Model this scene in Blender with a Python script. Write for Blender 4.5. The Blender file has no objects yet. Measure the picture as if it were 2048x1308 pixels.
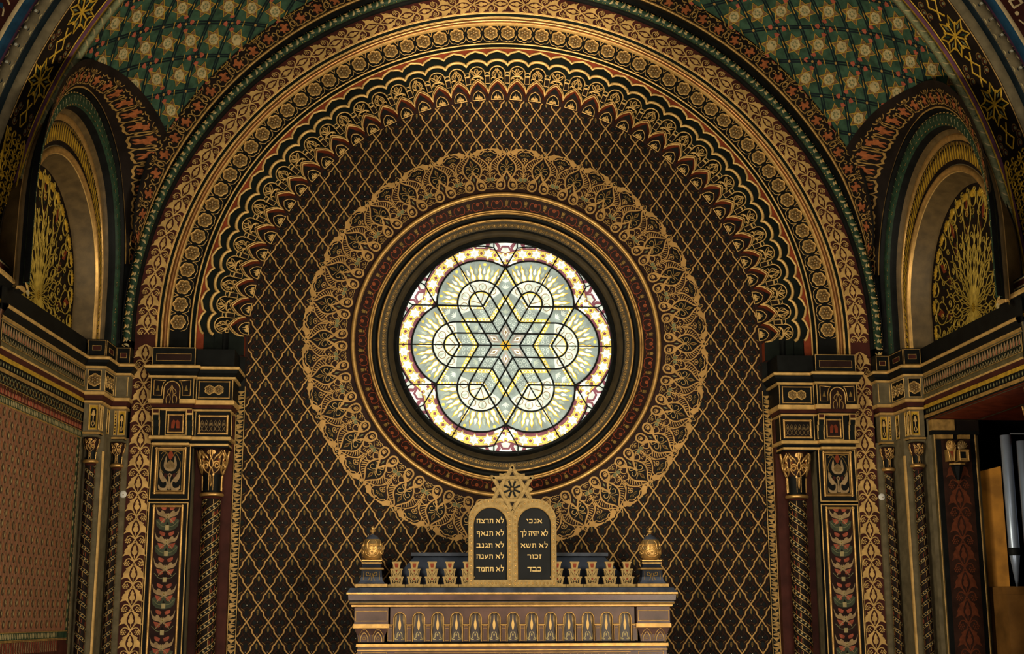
import bpy, math, random
import numpy as np
from mathutils import Matrix, Vector
random.seed(7)
PI=math.pi
ZO=6.5            # height of the rose window's centre above the floor
C=bpy.context.scene.collection
sin,cos=math.sin,math.cos

# ------------------------------------------------------------------ materials
MATS={}
def s2l(c):
    c=c/255.0
    return c/12.92 if c<=.04045 else ((c+.055)/1.055)**2.4
def mat(name,rgb,metal=0.0,rough=.6,var=.25,scale=9.0,bump=0.0,emit=0.0,spec=None):
    m=bpy.data.materials.new(name); m.use_nodes=True
    nt=m.node_tree; N=nt.nodes; L=nt.links
    b=N['Principled BSDF']
    col=[s2l(x) for x in rgb]
    tc=N.new('ShaderNodeTexCoord'); nz=N.new('ShaderNodeTexNoise')
    nz.inputs['Scale'].default_value=scale; nz.inputs['Detail'].default_value=5
    L.new(tc.outputs['Object'],nz.inputs['Vector'])
    mx=N.new('ShaderNodeMix'); mx.data_type='RGBA'
    mx.inputs['A'].default_value=[max(0,x*(1-var)) for x in col]+[1]
    mx.inputs['B'].default_value=[min(1,x*(1+var)) for x in col]+[1]
    cr=N.new('ShaderNodeMapRange'); cr.inputs['From Min'].default_value=.35; cr.inputs['From Max'].default_value=.65
    L.new(nz.outputs['Fac'],cr.inputs['Value']); L.new(cr.outputs['Result'],mx.inputs['Factor'])
    L.new(mx.outputs['Result'],b.inputs['Base Color'])
    b.inputs['Metallic'].default_value=metal; b.inputs['Roughness'].default_value=rough
    b.inputs['Specular IOR Level'].default_value=spec if spec is not None else (.4 if metal>.15 or rough<.45 else .10)
    if emit:
        L.new(mx.outputs['Result'],b.inputs['Emission Color']); b.inputs['Emission Strength'].default_value=emit
    if bump:
        bp=N.new('ShaderNodeBump'); bp.inputs['Strength'].default_value=bump; bp.inputs['Distance'].default_value=.004
        n2=N.new('ShaderNodeTexNoise'); n2.inputs['Scale'].default_value=120; n2.inputs['Detail'].default_value=3
        L.new(tc.outputs['Object'],n2.inputs['Vector']); L.new(n2.outputs['Fac'],bp.inputs['Height']); L.new(bp.outputs['Normal'],b.inputs['Normal'])
    MATS[name]=m
    return m
mat('gold',(192,154,92),.35,.5,.22,14)
mat('gold_dim',(150,116,62),.3,.5,.3,20)
mat('gold_yellow',(176,138,40),.3,.5,.25,20)
mat('gilt',(182,142,84),.7,.42,.2,18,.12)
mat('bronze',(122,98,62),.5,.45,.3,30)
mat('black',(13,14,14),0,.6,.3,10)
mat('blackgreen',(15,20,17),0,.5,.3,8)
mat('navy',(26,30,42),0,.55,.25,8)
mat('maroon',(58,27,22),0,.6,.25,8)
mat('maroon_dark',(36,20,17),0,.6,.25,8)
mat('red',(112,48,28),0,.6,.25,10)
mat('brown',(23,16,13),0,.7,.35,5)
mat('brown_red',(44,25,18),0,.7,.3,12)
mat('teal_dark',(16,20,22),0,.6,.3,12)
mat('ochre_dim',(118,92,48),.1,.6,.3,25)
mat('white_dot',(170,168,150),0,.6,.1)
mat('olive',(84,74,50),0,.6,.25,12)
mat('grey_olive',(92,82,62),0,.7,.2,14,.2)
mat('bronze_wall',(84,66,38),.2,.6,.25,12,.2)
mat('green',(44,66,52),0,.6,.35,12)
mat('green_dark',(34,52,38),0,.5,.3,20)
mat('blue_dark',(16,26,30),0,.55,.3,10)
mat('orange',(134,76,44),0,.6,.25,25)
mat('salmon',(118,82,60),0,.65,.25,30)
mat('coral',(142,72,54),0,.6,.25,25)
mat('cream',(196,172,128),0,.6,.15,25)
mat('cream_dim',(150,134,96),0,.6,.2,25)
mat('beige',(142,118,86),0,.6,.2,25)
mat('sage',(100,102,74),0,.6,.25,25)
mat('blue',(30,62,84),0,.5,.3,8)
mat('purple',(84,52,70),0,.6,.2,12)
mat('marble',(78,56,52),0,.3,.35,6,.1)
mat('marble_dark',(52,42,44),0,.35,.3,6)
mat('slate',(52,57,72),0,.45,.3,10)
mat('cloth',(50,56,72),0,.8,.2,5)
mat('tablet_black',(14,15,19),0,.5,.35,5)
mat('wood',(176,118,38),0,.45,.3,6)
mat('wood_dark_or_shaded',(92,62,28),0,.5,.3,6)  # dark wood; doubles as the painted shade on the upper organ box
mat('pipe',(150,164,190),.6,.35,.1,6)
mat('white_plastic',(200,196,190),0,.5,.05)
mat('plaster_floor',(96,84,70),0,.6,.2,3)
# stained glass: lit from outside by daylight
for n,c,e in (('g_blue',(138,152,150),.55),('g_pale',(196,206,198),.75),('g_white',(226,226,220),.82),('g_yellow',(214,190,84),.85),
              ('g_straw',(206,186,100),.7),('g_amber',(190,150,40),.8),('g_purple',(122,70,84),.5),('g_grey',(150,142,134),.6),('g_brown',(140,116,70),.5),('g_green',(166,178,164),.65)):
    mat(n,c,0,.25,.22,14,0,e)
mat('gold_lace',(156,130,56),.15,.5,.3,20)
mat('paper',(118,78,58),0,.65,.2,30)
mat('paper_light',(134,84,56),0,.65,.2,30)
mat('old_gold',(136,112,72),.1,.55,.22,30)
mat('paper_dark',(52,44,30),0,.65,.2,30)
mat('rust',(88,44,26),0,.6,.2,30)
mat('gold_letter',(196,166,112),.1,.55,.1,30)
mat('lead',(14,15,16),0,.5,.1)

# ------------------------------------------------------------------ mesh accumulator
class MB:
    def __init__(s): s.V=[];s.F=[];s.I=[];s.S=[];s.n=0;s.m=[]
    def mi(s,name):
        if name not in s.m: s.m.append(name)
        return s.m.index(name)
    def add(s,V,F,m,smooth=False):
        V=np.asarray(V,float).reshape(-1,3); n=s.n
        s.V.append(V); s.n+=len(V)
        s.F+= [tuple(i+n for i in f) for f in F]
        if isinstance(m,list): s.I+=[s.mi(x) for x in m]
        else: s.I+=[s.mi(m)]*len(F)
        if isinstance(smooth,list): s.S+=smooth
        else: s.S+=[smooth]*len(F)
    def grid(s,G,m,smooth=True,cu=False,cv=False):
        """G: (a,b,3) array; m: material or list per b-segment"""
        G=np.asarray(G,float); a,b=G.shape[:2]; F=[];ms=[]
        for i in range(a if cu else a-1):
            for j in range(b if cv else b-1):
                i2=(i+1)%a; j2=(j+1)%b
                F.append((i*b+j,i2*b+j,i2*b+j2,i*b+j2)); ms.append(m[j] if isinstance(m,list) else m)
        s.add(G.reshape(-1,3),F,ms,smooth)
    def box(s,x0,x1,y0,y1,z0,z1,m):
        V=[(x,y,z) for x in (x0,x1) for y in (y0,y1) for z in (z0,z1)]
        s.add(V,[(0,1,3,2),(4,6,7,5),(0,4,5,1),(2,3,7,6),(0,2,6,4),(1,5,7,3)],m)
    def prism(s,poly,fn,w0,w1,m,mside=None):
        """poly in (u,v) extruded from w0 (back) to w1 (front) through fn"""
        P=np.array(poly,float); n=len(P)
        A=fn(P[:,0],P[:,1],np.full(n,w1)); B=fn(P[:,0],P[:,1],np.full(n,w0))
        s.add(np.vstack([A,B]),[tuple(range(n)),tuple(range(2*n-1,n-1,-1))]+[(i,(i+1)%n,(i+1)%n+n,i+n) for i in range(n)],
              [m,m]+[mside or m]*n)
    def lathe(s,prof,x,y,m,n=24,sm=True):
        """prof [(r,z)] about the vertical through x,y; m material or list per segment"""
        a=np.linspace(0,2*PI,n,endpoint=False)
        G=np.array([[(x+r*cos(t),y+r*sin(t),z) for (r,z) in prof] for t in a])
        s.grid(G,m,sm,cu=True)
    def build(s,name,parent=None,mx=1,loc=None,rec=None):
        V=np.vstack(s.V).copy() if s.V else np.zeros((0,3))
        V[:,0]*=mx; V[:,2]+=ZO
        o0=Vector((0,0,0))
        if parent is not None: o0=Vector(parent['_w'])
        elif loc is not None: o0=Vector((loc[0]*mx,loc[1],loc[2]+ZO))
        V-=np.array(o0)
        me=bpy.data.meshes.new(name); me.from_pydata(V.tolist(),[],s.F)
        for x in s.m: me.materials.append(MATS[x])
        me.polygons.foreach_set('material_index',s.I); me.polygons.foreach_set('use_smooth',s.S)
        me.update()
        o=bpy.data.objects.new(name,me); C.objects.link(o)
        if parent is not None: o.parent=parent; o['_w']=parent['_w']
        else: o.location=o0; o['_w']=tuple(o0)
        return o
def tag(o,label=None,cat=None,group=None,kind=None):
    if label: o['label']=label
    if cat: o['category']=cat
    if group: o['group']=group
    if kind: o['kind']=kind
    return o
def empty(name,loc,label=None,cat=None,group=None,kind=None,mx=1):
    o=bpy.data.objects.new(name,None); C.objects.link(o)
    o.location=(loc[0]*mx,loc[1],loc[2]+ZO); o['_w']=tuple(o.location); o.empty_display_size=.1
    return tag(o,label,cat,group,kind)
def copy_at(src,parent,loc,rot=(0,0,0)):
    """copy of src with its children; loc in scene (window-centred) coordinates"""
    c=src.copy(); C.objects.link(c); c.parent=parent
    w=Vector((loc[0],loc[1],loc[2]+ZO)); c['_w']=tuple(w)
    c.location=w-Vector(parent['_w']) if parent is not None else w
    c.rotation_euler=rot
    for ch in src.children:
        d=ch.copy(); C.objects.link(d); d.parent=c
        for g in ch.children:
            e=g.copy(); C.objects.link(e); e.parent=d
    return c

# ------------------------------------------------------------------ 2D drawing
def sp(P,n=5,closed=False):
    """Catmull-Rom through P"""
    P=[tuple(p) for p in P]; k=len(P); out=[]
    rng=range(k) if closed else range(k-1)
    t=np.linspace(0,1,n,endpoint=False)
    for i in rng:
        p0=np.array(P[i-1] if (closed or i>0) else P[0]); p1=np.array(P[i]); p2=np.array(P[(i+1)%k])
        p3=np.array(P[(i+2)%k] if (closed or i+2<k) else P[k-1])
        for x in t:
            out.append(tuple(.5*((2*p1)+(-p0+p2)*x+(2*p0-5*p1+4*p2-p3)*x*x+(-p0+3*p1-3*p2+p3)*x**3)))
    if not closed: out.append(P[-1])
    return out
def arc(cx,cy,r,a0,a1,n=12,ry=None):
    ry=ry or r
    return [(cx+r*cos(math.radians(a0+(a1-a0)*i/n)),cy+ry*sin(math.radians(a0+(a1-a0)*i/n))) for i in range(n+1)]
def spiral(cx,cy,r0,r1,a0,a1,n=16):
    return [(cx+(r0+(r1-r0)*i/n)*cos(math.radians(a0+(a1-a0)*i/n)),cy+(r0+(r1-r0)*i/n)*sin(math.radians(a0+(a1-a0)*i/n))) for i in range(n+1)]
def mir(P,c=0.0): return [(2*c-x,y) for x,y in P]
LAY=.0011
class Pat:
    def __init__(s): s.P=[];s.F=[];s.m=[];s.sm=[];s.n=0;s.A=None
    def _add(s,P,F,m,sm=False):
        s.k=getattr(s,'k',-1)+1; e=(s.k%34)*3e-5; P=[(x,y,w+e) for x,y,w in P]
        s.P+=P; n=s.n; s.F+=[tuple(i+n for i in f) for f in F]; s.m+=[m]*len(F); s.sm+=[sm]*len(F); s.n+=len(P)
    def poly(s,P,m,lay=1,both=False):
        w=lay*LAY
        s._add([(x,y,w) for x,y in P],[tuple(range(len(P)))],m)
        if both: s.poly(mir(P),m,lay)
        return s
    def line(s,P,wd,m,h=0.0,closed=False,taper=None,lay=1,both=False,ns=None):
        P0=P; P=np.array(P,float); k=len(P)
        if closed: T=np.roll(P,-1,0)-np.roll(P,1,0)
        else:
            T=np.empty_like(P); T[1:-1]=P[2:]-P[:-2]; T[0]=P[1]-P[0]; T[-1]=P[-1]-P[-2]
        T/=np.maximum(np.linalg.norm(T,axis=1),1e-9)[:,None]; Nn=np.stack([-T[:,1],T[:,0]],1)
        q=np.linspace(0,1,k); f=np.ones(k)
        if taper=='end': f=1-.85*q
        elif taper=='start': f=.15+.85*q
        elif taper=='both': f=.2+.8*np.sin(PI*q)
        if closed is False and taper is None: pass
        ns=ns or (4 if h else 1); w0=lay*LAY; rows=[]
        for j in range(ns+1):
            a=PI*j/ns; off=cos(a)*wd/2; up=sin(a)*h
            rows.append([(P[i,0]+Nn[i,0]*off*f[i],P[i,1]+Nn[i,1]*off*f[i],w0+up*f[i]) for i in range(k)])
        V=[p for r in rows for p in r]; F=[]
        for j in range(ns):
            for i in range(k if closed else k-1):
                i2=(i+1)%k; F.append((j*k+i,j*k+i2,(j+1)*k+i2,(j+1)*k+i))
        s._add(V,F,m,bool(h))
        if both: s.line(mir(P0),wd,m,h,closed,taper,lay,False,ns)
        return s
    def disc(s,x,y,r,m,lay=1,n=8,ry=None,both=False,rot=0):
        P=[]
        for i in range(n):
            a=2*PI*i/n; u=r*cos(a); v=(ry or r)*sin(a); P.append((x+u*cos(rot)-v*sin(rot),y+u*sin(rot)+v*cos(rot)))
        return s.poly(P,m,lay,both)
    def dome(s,x,y,r,h,m,lay=1,n=10,k=3,ry=None,rot=0,both=False):
        ry=ry or r; V=[];F=[]
        for j in range(k):
            a=PI/2*j/k
            for i in range(n):
                t=2*PI*i/n; u=r*cos(a)*cos(t); v=ry*cos(a)*sin(t)
                V.append((x+u*cos(rot)-v*sin(rot),y+u*sin(rot)+v*cos(rot),lay*LAY+h*sin(a)))
        V.append((x,y,lay*LAY+h))
        for j in range(k-1):
            for i in range(n): F.append((j*n+i,j*n+(i+1)%n,(j+1)*n+(i+1)%n,(j+1)*n+i))
        for i in range(n): F.append(((k-1)*n+i,(k-1)*n+(i+1)%n,k*n))
        s._add(V,F,m,True)
        if both: s.dome(-x,y,r,h,m,lay,n,k,ry,-rot)
        return s
    def rect(s,x0,x1,y0,y1,m,lay=1): return s.poly([(x0,y0),(x1,y0),(x1,y1),(x0,y1)],m,lay)
    def frame(s,x0,x1,y0,y1,wd,m,h=0.0,lay=1):
        for a,b in (((x0,y0),(x1,y0)),((x1,y0),(x1,y1)),((x1,y1),(x0,y1)),((x0,y1),(x0,y0))):
            dx=(b[0]-a[0]);dy=(b[1]-a[1]);L=math.hypot(dx,dy); e=wd/2/L
            s.line([(a[0]-dx*e,a[1]-dy*e),(b[0]+dx*e,b[1]+dy*e)],wd,m,h,lay=lay)
        return s
    def merge(s,o,fn2):
        """append another pattern transformed by fn2(u,v)->(u,v)"""
        P=[(*fn2(x,y),w) for x,y,w in o.P]; n=s.n
        s.P+=P; s.F+=[tuple(i+n for i in f) for f in o.F]; s.m+=o.m; s.sm+=o.sm; s.n+=len(P)
        return s
    def put(s,mb,fn,keep=None):
        A=np.array(s.P); F,m,sm=s.F,s.m,s.sm
        if keep is not None:
            k=keep(A[:,0],A[:,1])
            ok=[all(k[i] for i in f) for f in F]
            F=[f for f,o in zip(F,ok) if o]; m=[f for f,o in zip(m,ok) if o]; sm=[f for f,o in zip(sm,ok) if o]
            if not F: return s
        mb.add(fn(A[:,0],A[:,1],A[:,2]),F,list(m),list(sm))
        return s
def at2(dx,dy,rot=0.0,k=1.0):
    c,s_=cos(rot)*k,sin(rot)*k
    return lambda x,y:(dx+x*c-y*s_,dy+x*s_+y*c)
# ------------------------------------------------------------------ surface maps (u,v,w)->xyz
def st(X,Y,Z): return np.stack(np.broadcast_arrays(np.asarray(X,float),np.asarray(Y,float),np.asarray(Z,float)),1)
def plane(Y0,x0=0.0,z0=0.0): return lambda u,v,w: st(x0+u,Y0-w,z0+v)
def polar(th,r0,Y0):
    """upright at angle th (radians from the top, clockwise), radius r0+v"""
    def f(u,v,w):
        r=r0+v; t=th+u/r
        return st(r*np.sin(t),Y0-w,r*np.cos(t))
    return f
def archmap(R0,Y0,tilt=0.0):
    """u = distance along the arch from the crown (+ = right), v = outward, legs straight down below the centre"""
    h=R0*PI/2
    def f(u,v,w):
        u=np.asarray(u,float); r=R0+v
        t=np.clip(u/R0,-PI/2,PI/2); leg=np.maximum(np.abs(u)-h,0)
        return st(r*np.sin(t),Y0-w-tilt*v,r*np.cos(t)-leg)
    return f
def cyl(X0,Y0,r):
    return lambda u,v,w: st(X0+(r+w)*np.sin(u/r),Y0-(r+w)*np.cos(u/r),v)
def sweep(mb,prof,n=120,leg=0.0,smooth=False,a0=-90,a1=90,cz=0.0):
    """prof [(R,Y,material)] swept round the arch"""
    K=[(math.radians(a0+(a1-a0)*i/n),0) for i in range(n+1)]
    if leg: K=[(-PI/2,-leg)]+K+[(PI/2,-leg)]
    G=np.array([[(R*sin(a),Y,cz+R*cos(a)+dz) for (R,Y,_) in prof] for a,dz in K])
    mb.grid(G,[p[2] for p in prof[:-1]],smooth)
def hc(R,Y,r,m,n=8,a0=180,a1=0,k=1.0):
    """half round bulging to -Y, from larger... R-r to R+r"""
    return [(R+r*cos(math.radians(a0+(a1-a0)*i/n)),Y-k*r*sin(math.radians(a0+(a1-a0)*i/n)),m) for i in range(n+1)]
def run(mb,prof,path,smooth=False):
    """mitred moulding: prof [(out,z,material)] along plan path [(x,y)], outward = left of travel"""
    n=len(path); N=[]
    for i in range(n):
        def nn(a,b):
            dx,dy=b[0]-a[0],b[1]-a[1]; L=math.hypot(dx,dy); return (-dy/L,dx/L)
        if i==0: d=nn(path[0],path[1])
        elif i==n-1: d=nn(path[-2],path[-1])
        else:
            a=nn(path[i-1],path[i]); b=nn(path[i],path[i+1]); k=1+a[0]*b[0]+a[1]*b[1]
            k=max(k,.35); d=((a[0]+b[0])/k,(a[1]+b[1])/k)
        N.append(d)
    G=np.array([[(p[0]+d[0]*o,p[1]+d[1]*o,z) for (o,z,_) in prof] for p,d in zip(path,N)])
    mb.grid(G,[q[2] for q in prof[:-1]],smooth)
def face(a,b,z0=0.0):
    """map onto a vertical face from plan point a to b: u from a, outward = left of travel"""
    L=math.hypot(b[0]-a[0],b[1]-a[1]); tx,ty=(b[0]-a[0])/L,(b[1]-a[1])/L
    return lambda u,v,w: st(a[0]+tx*u-ty*w,a[1]+ty*u+tx*w,z0+v)
# ================================================================== BACK WALL
WY=.15           # face of the patterned wall
mat('roll',(150,104,62),.75,.34,.2,10)
# ---- trellis paper on the wall
def lattice_cell():
    p=Pat(); hw,hh=.09435,.143
    pts=[(0,0),(.16,.13),(.32,.26),(.42,.34),(.455,.43),(.47,.53),(.56,.62),(.68,.68),(.80,.82),(1,1)]
    for sx in (1,-1):
        for sy in (1,-1):
            # four edges of one lozenge, only the two upper ones are drawn (neighbours draw the rest)
            if sy<0: continue
            P=sp([(sx*hw*(1-x),sy*hh*y) for x,y in pts],2)
            p.line(P,.0115,'gold_wall',.002,lay=3,ns=2)
            Q=sp([(sx*hw*x,-hh+sy*hh*y) for x,y in pts],2)
            p.line(Q,.0115,'gold_wall',.002,lay=3,ns=2)
    # dark teal drops and red-brown leafage
    p.disc(0,.082,.024,'teal_dark',1,8,.034)
    p.line(sp([(0,-.12),(.02,-.07),(.05,-.04),(.055,0),(.03,.03),(.012,.05)],3),.010,'brown_red',lay=1,both=True)
    p.line(sp([(0,-.02),(.03,-.035),(.045,-.06),(.03,-.085)],3),.009,'brown_red',lay=1,both=True)
    p.line(sp([(0,.0),(.018,.02),(.03,.055),(.02,.085)],3),.006,'brown_red',lay=2,both=True)
    p.disc(.025,-.005,.014,'teal_dark',2,6,.02,both=True); p.disc(0,-.07,.02,'teal_dark',2,6,.03)
    p.poly([(-.0085,.094),(0,.106),(.0085,.094),(.0095,.082),(.007,.066),(0,.052),(-.007,.066),(-.0095,.082)],'ochre_dim',3)
    for z in (.07,.08,.09): p.rect(-.0085,.0085,z,z+.0025,'brown',4)
    for k in range(3):
        a=.046-.009*k; p.line([(a,-.028-.006*k),(a-.008,-.040-.006*k)],.0035,'ochre_dim',lay=3,both=True)
    p.disc(0,-.001,.0036,'white_dot',3,6); p.disc(0,-.112,.003,'white_dot',3,6)
    return p
mat('gold_wall',(166,128,76),.12,.5,.16,11)
mb=MB()
R0=1.41; n=96
W=[2.43,4.2,-3.6]    # half width, top, bottom
# wall face with a round hole: ring of quads from the hole to a rectangle
import itertools
outer=[];inner=[]
for i in range(n):
    a=2*PI*i/n; inner.append((R0*sin(a),R0*cos(a)))
    k=min(3.3/max(abs(sin(a)),1e-6),3.3/max(abs(cos(a)),1e-6)); outer.append((k*sin(a),k*cos(a)))
V=[(x,WY,z) for x,z in inner]+[(x,WY,z) for x,z in outer]
mb.add(V,[(i,(i+1)%n,(i+1)%n+n,i+n) for i in range(n)],'brown')
mb.box(-3.3,3.3,WY,WY+.02,-6.5,-3.3,'brown')
for s_ in (1,-1): mb.box(min(s_*3.295,s_*4.6),max(s_*3.295,s_*4.6),0,.17,-6.5,5.0,'black')
mb.box(-3.295,3.295,WY,WY+.02,3.3,5.0,'black')
cell=lattice_cell()
for j in range(-9,14):
    for off in (0,1):
        zc=-1.068+.286*j+(.143 if off else 0)
        # lozenge centre sits half a step beside the nodes
        for k in range(-13,14):
            xc=(k+.5 if not off else k)*.1887
            if abs(xc)>2.36+.05: continue
            r=math.hypot(xc,zc)
            if r<1.66 or (zc>-.1 and r>2.50) or zc<-3.1: continue
            cell.put(mb,plane(WY,xc,zc),keep=lambda u,v:(np.abs(u+xc)<2.352)&((np.hypot(u+xc,v+zc)>1.80)|(v+zc<-9)))
wall_back=mb.build('wall_back'); tag(wall_back,kind='structure')

# ---- painted lace medallion round the window
def medallion_unit():
    q=Pat(); K=.000648
    Gm='gold_wall'
    def S(P): return [(x*K,y*K) for x,y in P]
    L=lambda P,w,m=Gm,**k: q.line(S(sp(P,3)),w*K*.98,m,lay=k.pop('lay',5),both=True,**k)
    # ogee stem and bulb
    L([(12,560),(20,520),(62,465),(112,410),(135,350),(126,280),(92,215),(56,168),(32,125),(25,85)],20)
    q.line(S(arc(86,66,60,165,400,18)),24*K,Gm,lay=5,both=True)
    q.poly(S(sp([(26,262),(44,222),(80,192),(122,160),(148,124),(150,96),(128,104),(100,124),(72,128),(50,118),(58,150),(44,190),(22,215)],2,True)),Gm,4,True)
    L(arc(92,68,24,70,-210,10),17,taper='end')
    q.disc(88*K,82*K,22*K,Gm,5,9,both=True)
    L([(60,215),(24,245),(4,285)],22)
    L([(4,285),(0,330)],10)
    # combed half leaf
    L([(20,548),(80,515),(150,482),(200,440),(226,385),(230,330),(226,300)],13)
    for (a,b),(c,d) in zip([(60,480),(85,455),(108,430),(124,405),(138,378),(142,350),(140,322)],[(84,500),(112,484),(140,466),(164,444),(186,418),(204,388),(212,352)]):
        L([(a+6,b-6),((a+c)/2+8,(b+d)/2-2),(c,d)],10)
    L([(140,292),(172,318),(200,310),(226,300)],12)
    # ribbed shell scroll
    L([(62,180),(100,215),(138,240),(176,205),(172,168),(150,150),(138,168)],12)
    L([(226,298),(244,262),(246,215),(228,170),(196,142),(160,140),(138,160)],12)
    for a in (100,65,30,-5,-40,-75):
        x,y=180,215; r0,r1=28,58
        L([(x+r0*cos(math.radians(a)),y+r0*sin(math.radians(a))),(x+r1*cos(math.radians(a)),y+r1*sin(math.radians(a)))],9)
    # outer crest of lobed leafage
    q.disc(38*K,568*K,22*K,Gm,5,9,both=True)
    L([(38,548),(60,530),(96,520)],10)
    q.poly(S(sp([(70,548),(92,522),(120,532),(150,556),(182,590),(222,604),(262,608),(268,622),(215,630),(165,622),(140,632),(118,618),(96,598),(72,592),(62,568)],2,True)),Gm,5,True)
    L([(262,612),(276,634)],10)
    # tip lozenge
    q.line(S(sp([(0,545),(-26,580),(-16,612),(0,630),(16,612),(26,580)],2,True)),9*K,Gm,closed=True,lay=5); q.disc(0,585*K,9*K,'cream_dim',5,6)
    # inner dark field, leaf sprig
    q.poly(S(sp([(0,500),(58,430),(112,360),(104,290),(60,220),(0,245),(-60,220),(-104,290),(-112,360),(-58,430)],2,True)),'black',3)
    q.poly(S([(0,480),(26,420),(0,352),(-26,420)]),'ochre_dim',5)
    q.poly(S([(0,452),(13,415),(0,380),(-13,415)]),'maroon',6)
    L([(0,300),(34,340),(72,352),(92,330),(84,300),(60,296)],9,'gold_dim')
    L([(0,300),(26,280),(60,262),(74,240),(58,232)],9,'gold_dim')
    L([(6,340),(36,372),(74,386),(84,400)],8,'gold_dim')
    q.disc(0,306*K,18*K,'gold_dim',6,7)
    q.poly(S([(0,215),(12,180),(0,140),(-12,180)]),'sage',5)
    return q
def medallion_gap():
    """fan palmette and flower between two units (centred half way)"""
    q=Pat(); K=.000648; Gm='gold_wall'
    def S(P): return [(x*K,y*K) for x,y in P]
    L=lambda P,w,m=Gm,**k: q.line(S(sp(P,3)),w*K*.98,m,lay=k.pop('lay',5),both=True,**k)
    L([(0,286),(4,340),(22,395),(70,440),(118,485),(138,530),(128,555),(100,548),(70,575),(36,588),(0,578)],12)
    q.poly(S(sp([(0,570),(60,566),(112,530),(70,500),(40,470),(0,440),(-40,470),(-70,500),(-112,530),(-60,566)],2,True)),'black',3)
    for a in (-60,-36,-12,12,36,60):
        t=math.radians(90-a); q.line(S([(22*cos(t),500+18*sin(t)),(78*cos(t),500+52*sin(t))]),12*K,'ochre_dim',lay=5,taper='start')
    L([(0,492),(26,480),(40,462),(24,440),(8,448)],9)
    q.disc(0,462*K,14*K,Gm,5,7); q.poly(S([(0,440),(10,420),(0,396),(-10,420)]),Gm,5)
    L([(0,190),(0,150),(20,120),(64,92),(92,50),(84,20)],9,'gold_dim')
    L([(84,20),(52,34),(30,20),(10,34),(0,22)],9,'gold_dim')
    q.poly(S([(0,165),(34,190),(60,176),(48,140),(20,128)]),'sage',5,True)
    q.disc(0,78*K,22*K,'ochre_dim',5,8,ry=14*K); L([(0,60),(24,48),(44,64)],8,'gold_dim')
    L([(0,210),(14,250),(40,260)],9)
    return q
mb=MB()
# dark scalloped ground following the leafage
G=[]
for i in range(32*8):
    a=2*PI*i/256; k=abs(((i+4)%8)-4)/4.0; G.append((1.815+.018*k,a))
mb.add([(r*sin(a),WY-.006,r*cos(a)) for r,a in G]+[(1.41*sin(a),WY-.006,1.41*cos(a)) for r,a in G],
       [(i,(i+1)%256,(i+1)%256+256,i+256) for i in range(256)],'maroon_dark')
mu,mg=medallion_unit(),medallion_gap()
for i in range(32):
    mu.put(mb,polar(2*PI*i/32,1.452,WY-.004)); mg.put(mb,polar(2*PI*(i+.5)/32,1.452,WY-.004))
mb.build('painted_medallion',wall_back)

# ================================================================== ROSE WINDOW
mat('olive_ring',(52,42,24),.2,.55,.25,12)
win=empty('window_1',(0,.3,0),kind='structure')
GY=.32
def ringprof(mb,prof,n=160): sweep(mb,prof,n,0,True,-180,180)
mb=MB(); ringprof(mb,[(1.425,.15,'gilt')]+hc(1.402,.13,.020,'gilt',8)+[(1.382,.14,'gilt')])
mb.build('outer_roll_moulding',win)
mb=MB(); sweep(mb,[(1.384,.14,'maroon_dark'),(1.272,.20,'maroon_dark')],128,0,False,-180,180)
pb=Pat()
for s_ in (1,-1):
    pb.line(sp([(0,.018),(s_*.014,.01),(s_*.040,.016),(s_*.052,.048),(s_*.038,.078),(s_*.02,.07)],3),.0065,'red',lay=2)
pb.disc(0,.062,.017,'red',2,7)
for k in range(6): pb.disc(.011*cos(k*PI/3),.062+.011*sin(k*PI/3),.0045,'orange',3,5)
pc=Pat(); pc.poly([(-.012,.05),(.012,.05),(.016,.082),(.006,.074),(0,.088),(-.006,.074),(-.016,.082)],'ochre_dim',2)
pc.rect(-.01,.01,.034,.044,'ochre_dim',2); pc.line(sp([(0,.034),(.016,.022),(.03,.026)],3),.005,'red',lay=2,both=True)
def cone(th,r0,r1,y0,y1):
    def f(u,v,w):
        r=r0+v; t=th+u/r; return st(r*np.sin(t),y0+(y1-y0)*(r-r0)/(r1-r0)-w*1.2,r*np.cos(t))
    return f
for i in range(46):
    pb.put(mb,cone(2*PI*(i+.5)/46,1.272,1.384,.20,.14)); pc.put(mb,cone(2*PI*i/46,1.272,1.384,.20,.14))
mb.build('painted_reveal_band',win)
mb=MB(); ringprof(mb,[(1.272,.20,'gilt')]+hc(1.262,.195,.009,'gilt',6)+[(1.253,.2,'gilt')]+hc(1.243,.198,.009,'gilt',6)+[(1.234,.22,'black'),(1.215,.235,'black'),(1.19,.228,'black'),(1.183,.205,'gilt')]+hc(1.173,.20,.0095,'gilt',6)+[(1.163,.215,'bronze_wall')])
mb.build('inner_roll_moulding',win)
mb=MB(); ringprof(mb,[(1.163,.215,'olive_ring'),(1.098,.225,'olive_ring')])
pd=Pat(); pd.dome(0,.032,.013,.006,'gold_dim',1,8); pd.line(arc(0,.032,.020,0,360,10),.005,'gold_dim',.003,lay=1)
pd.line([(.026,.008),(.033,.02),(.026,.032),(.033,.044),(.026,.056)],.005,'gold_dim',.003,lay=1)
for i in range(128): pd.put(mb,polar(2*PI*i/128,1.098,.222))
mb.build('beaded_band',win)
mb=MB(); ringprof(mb,[(1.098,.225,'black'),(1.085,.25,'olive_ring'),(1.062,.275,'olive_ring'),(1.040,.285,'olive_ring'),(1.036,.30,'black'),(1.03,.31,'black'),(.996,.325,'black'),(.985,.40,'black')])
mb.build('window_frame',win)

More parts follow.
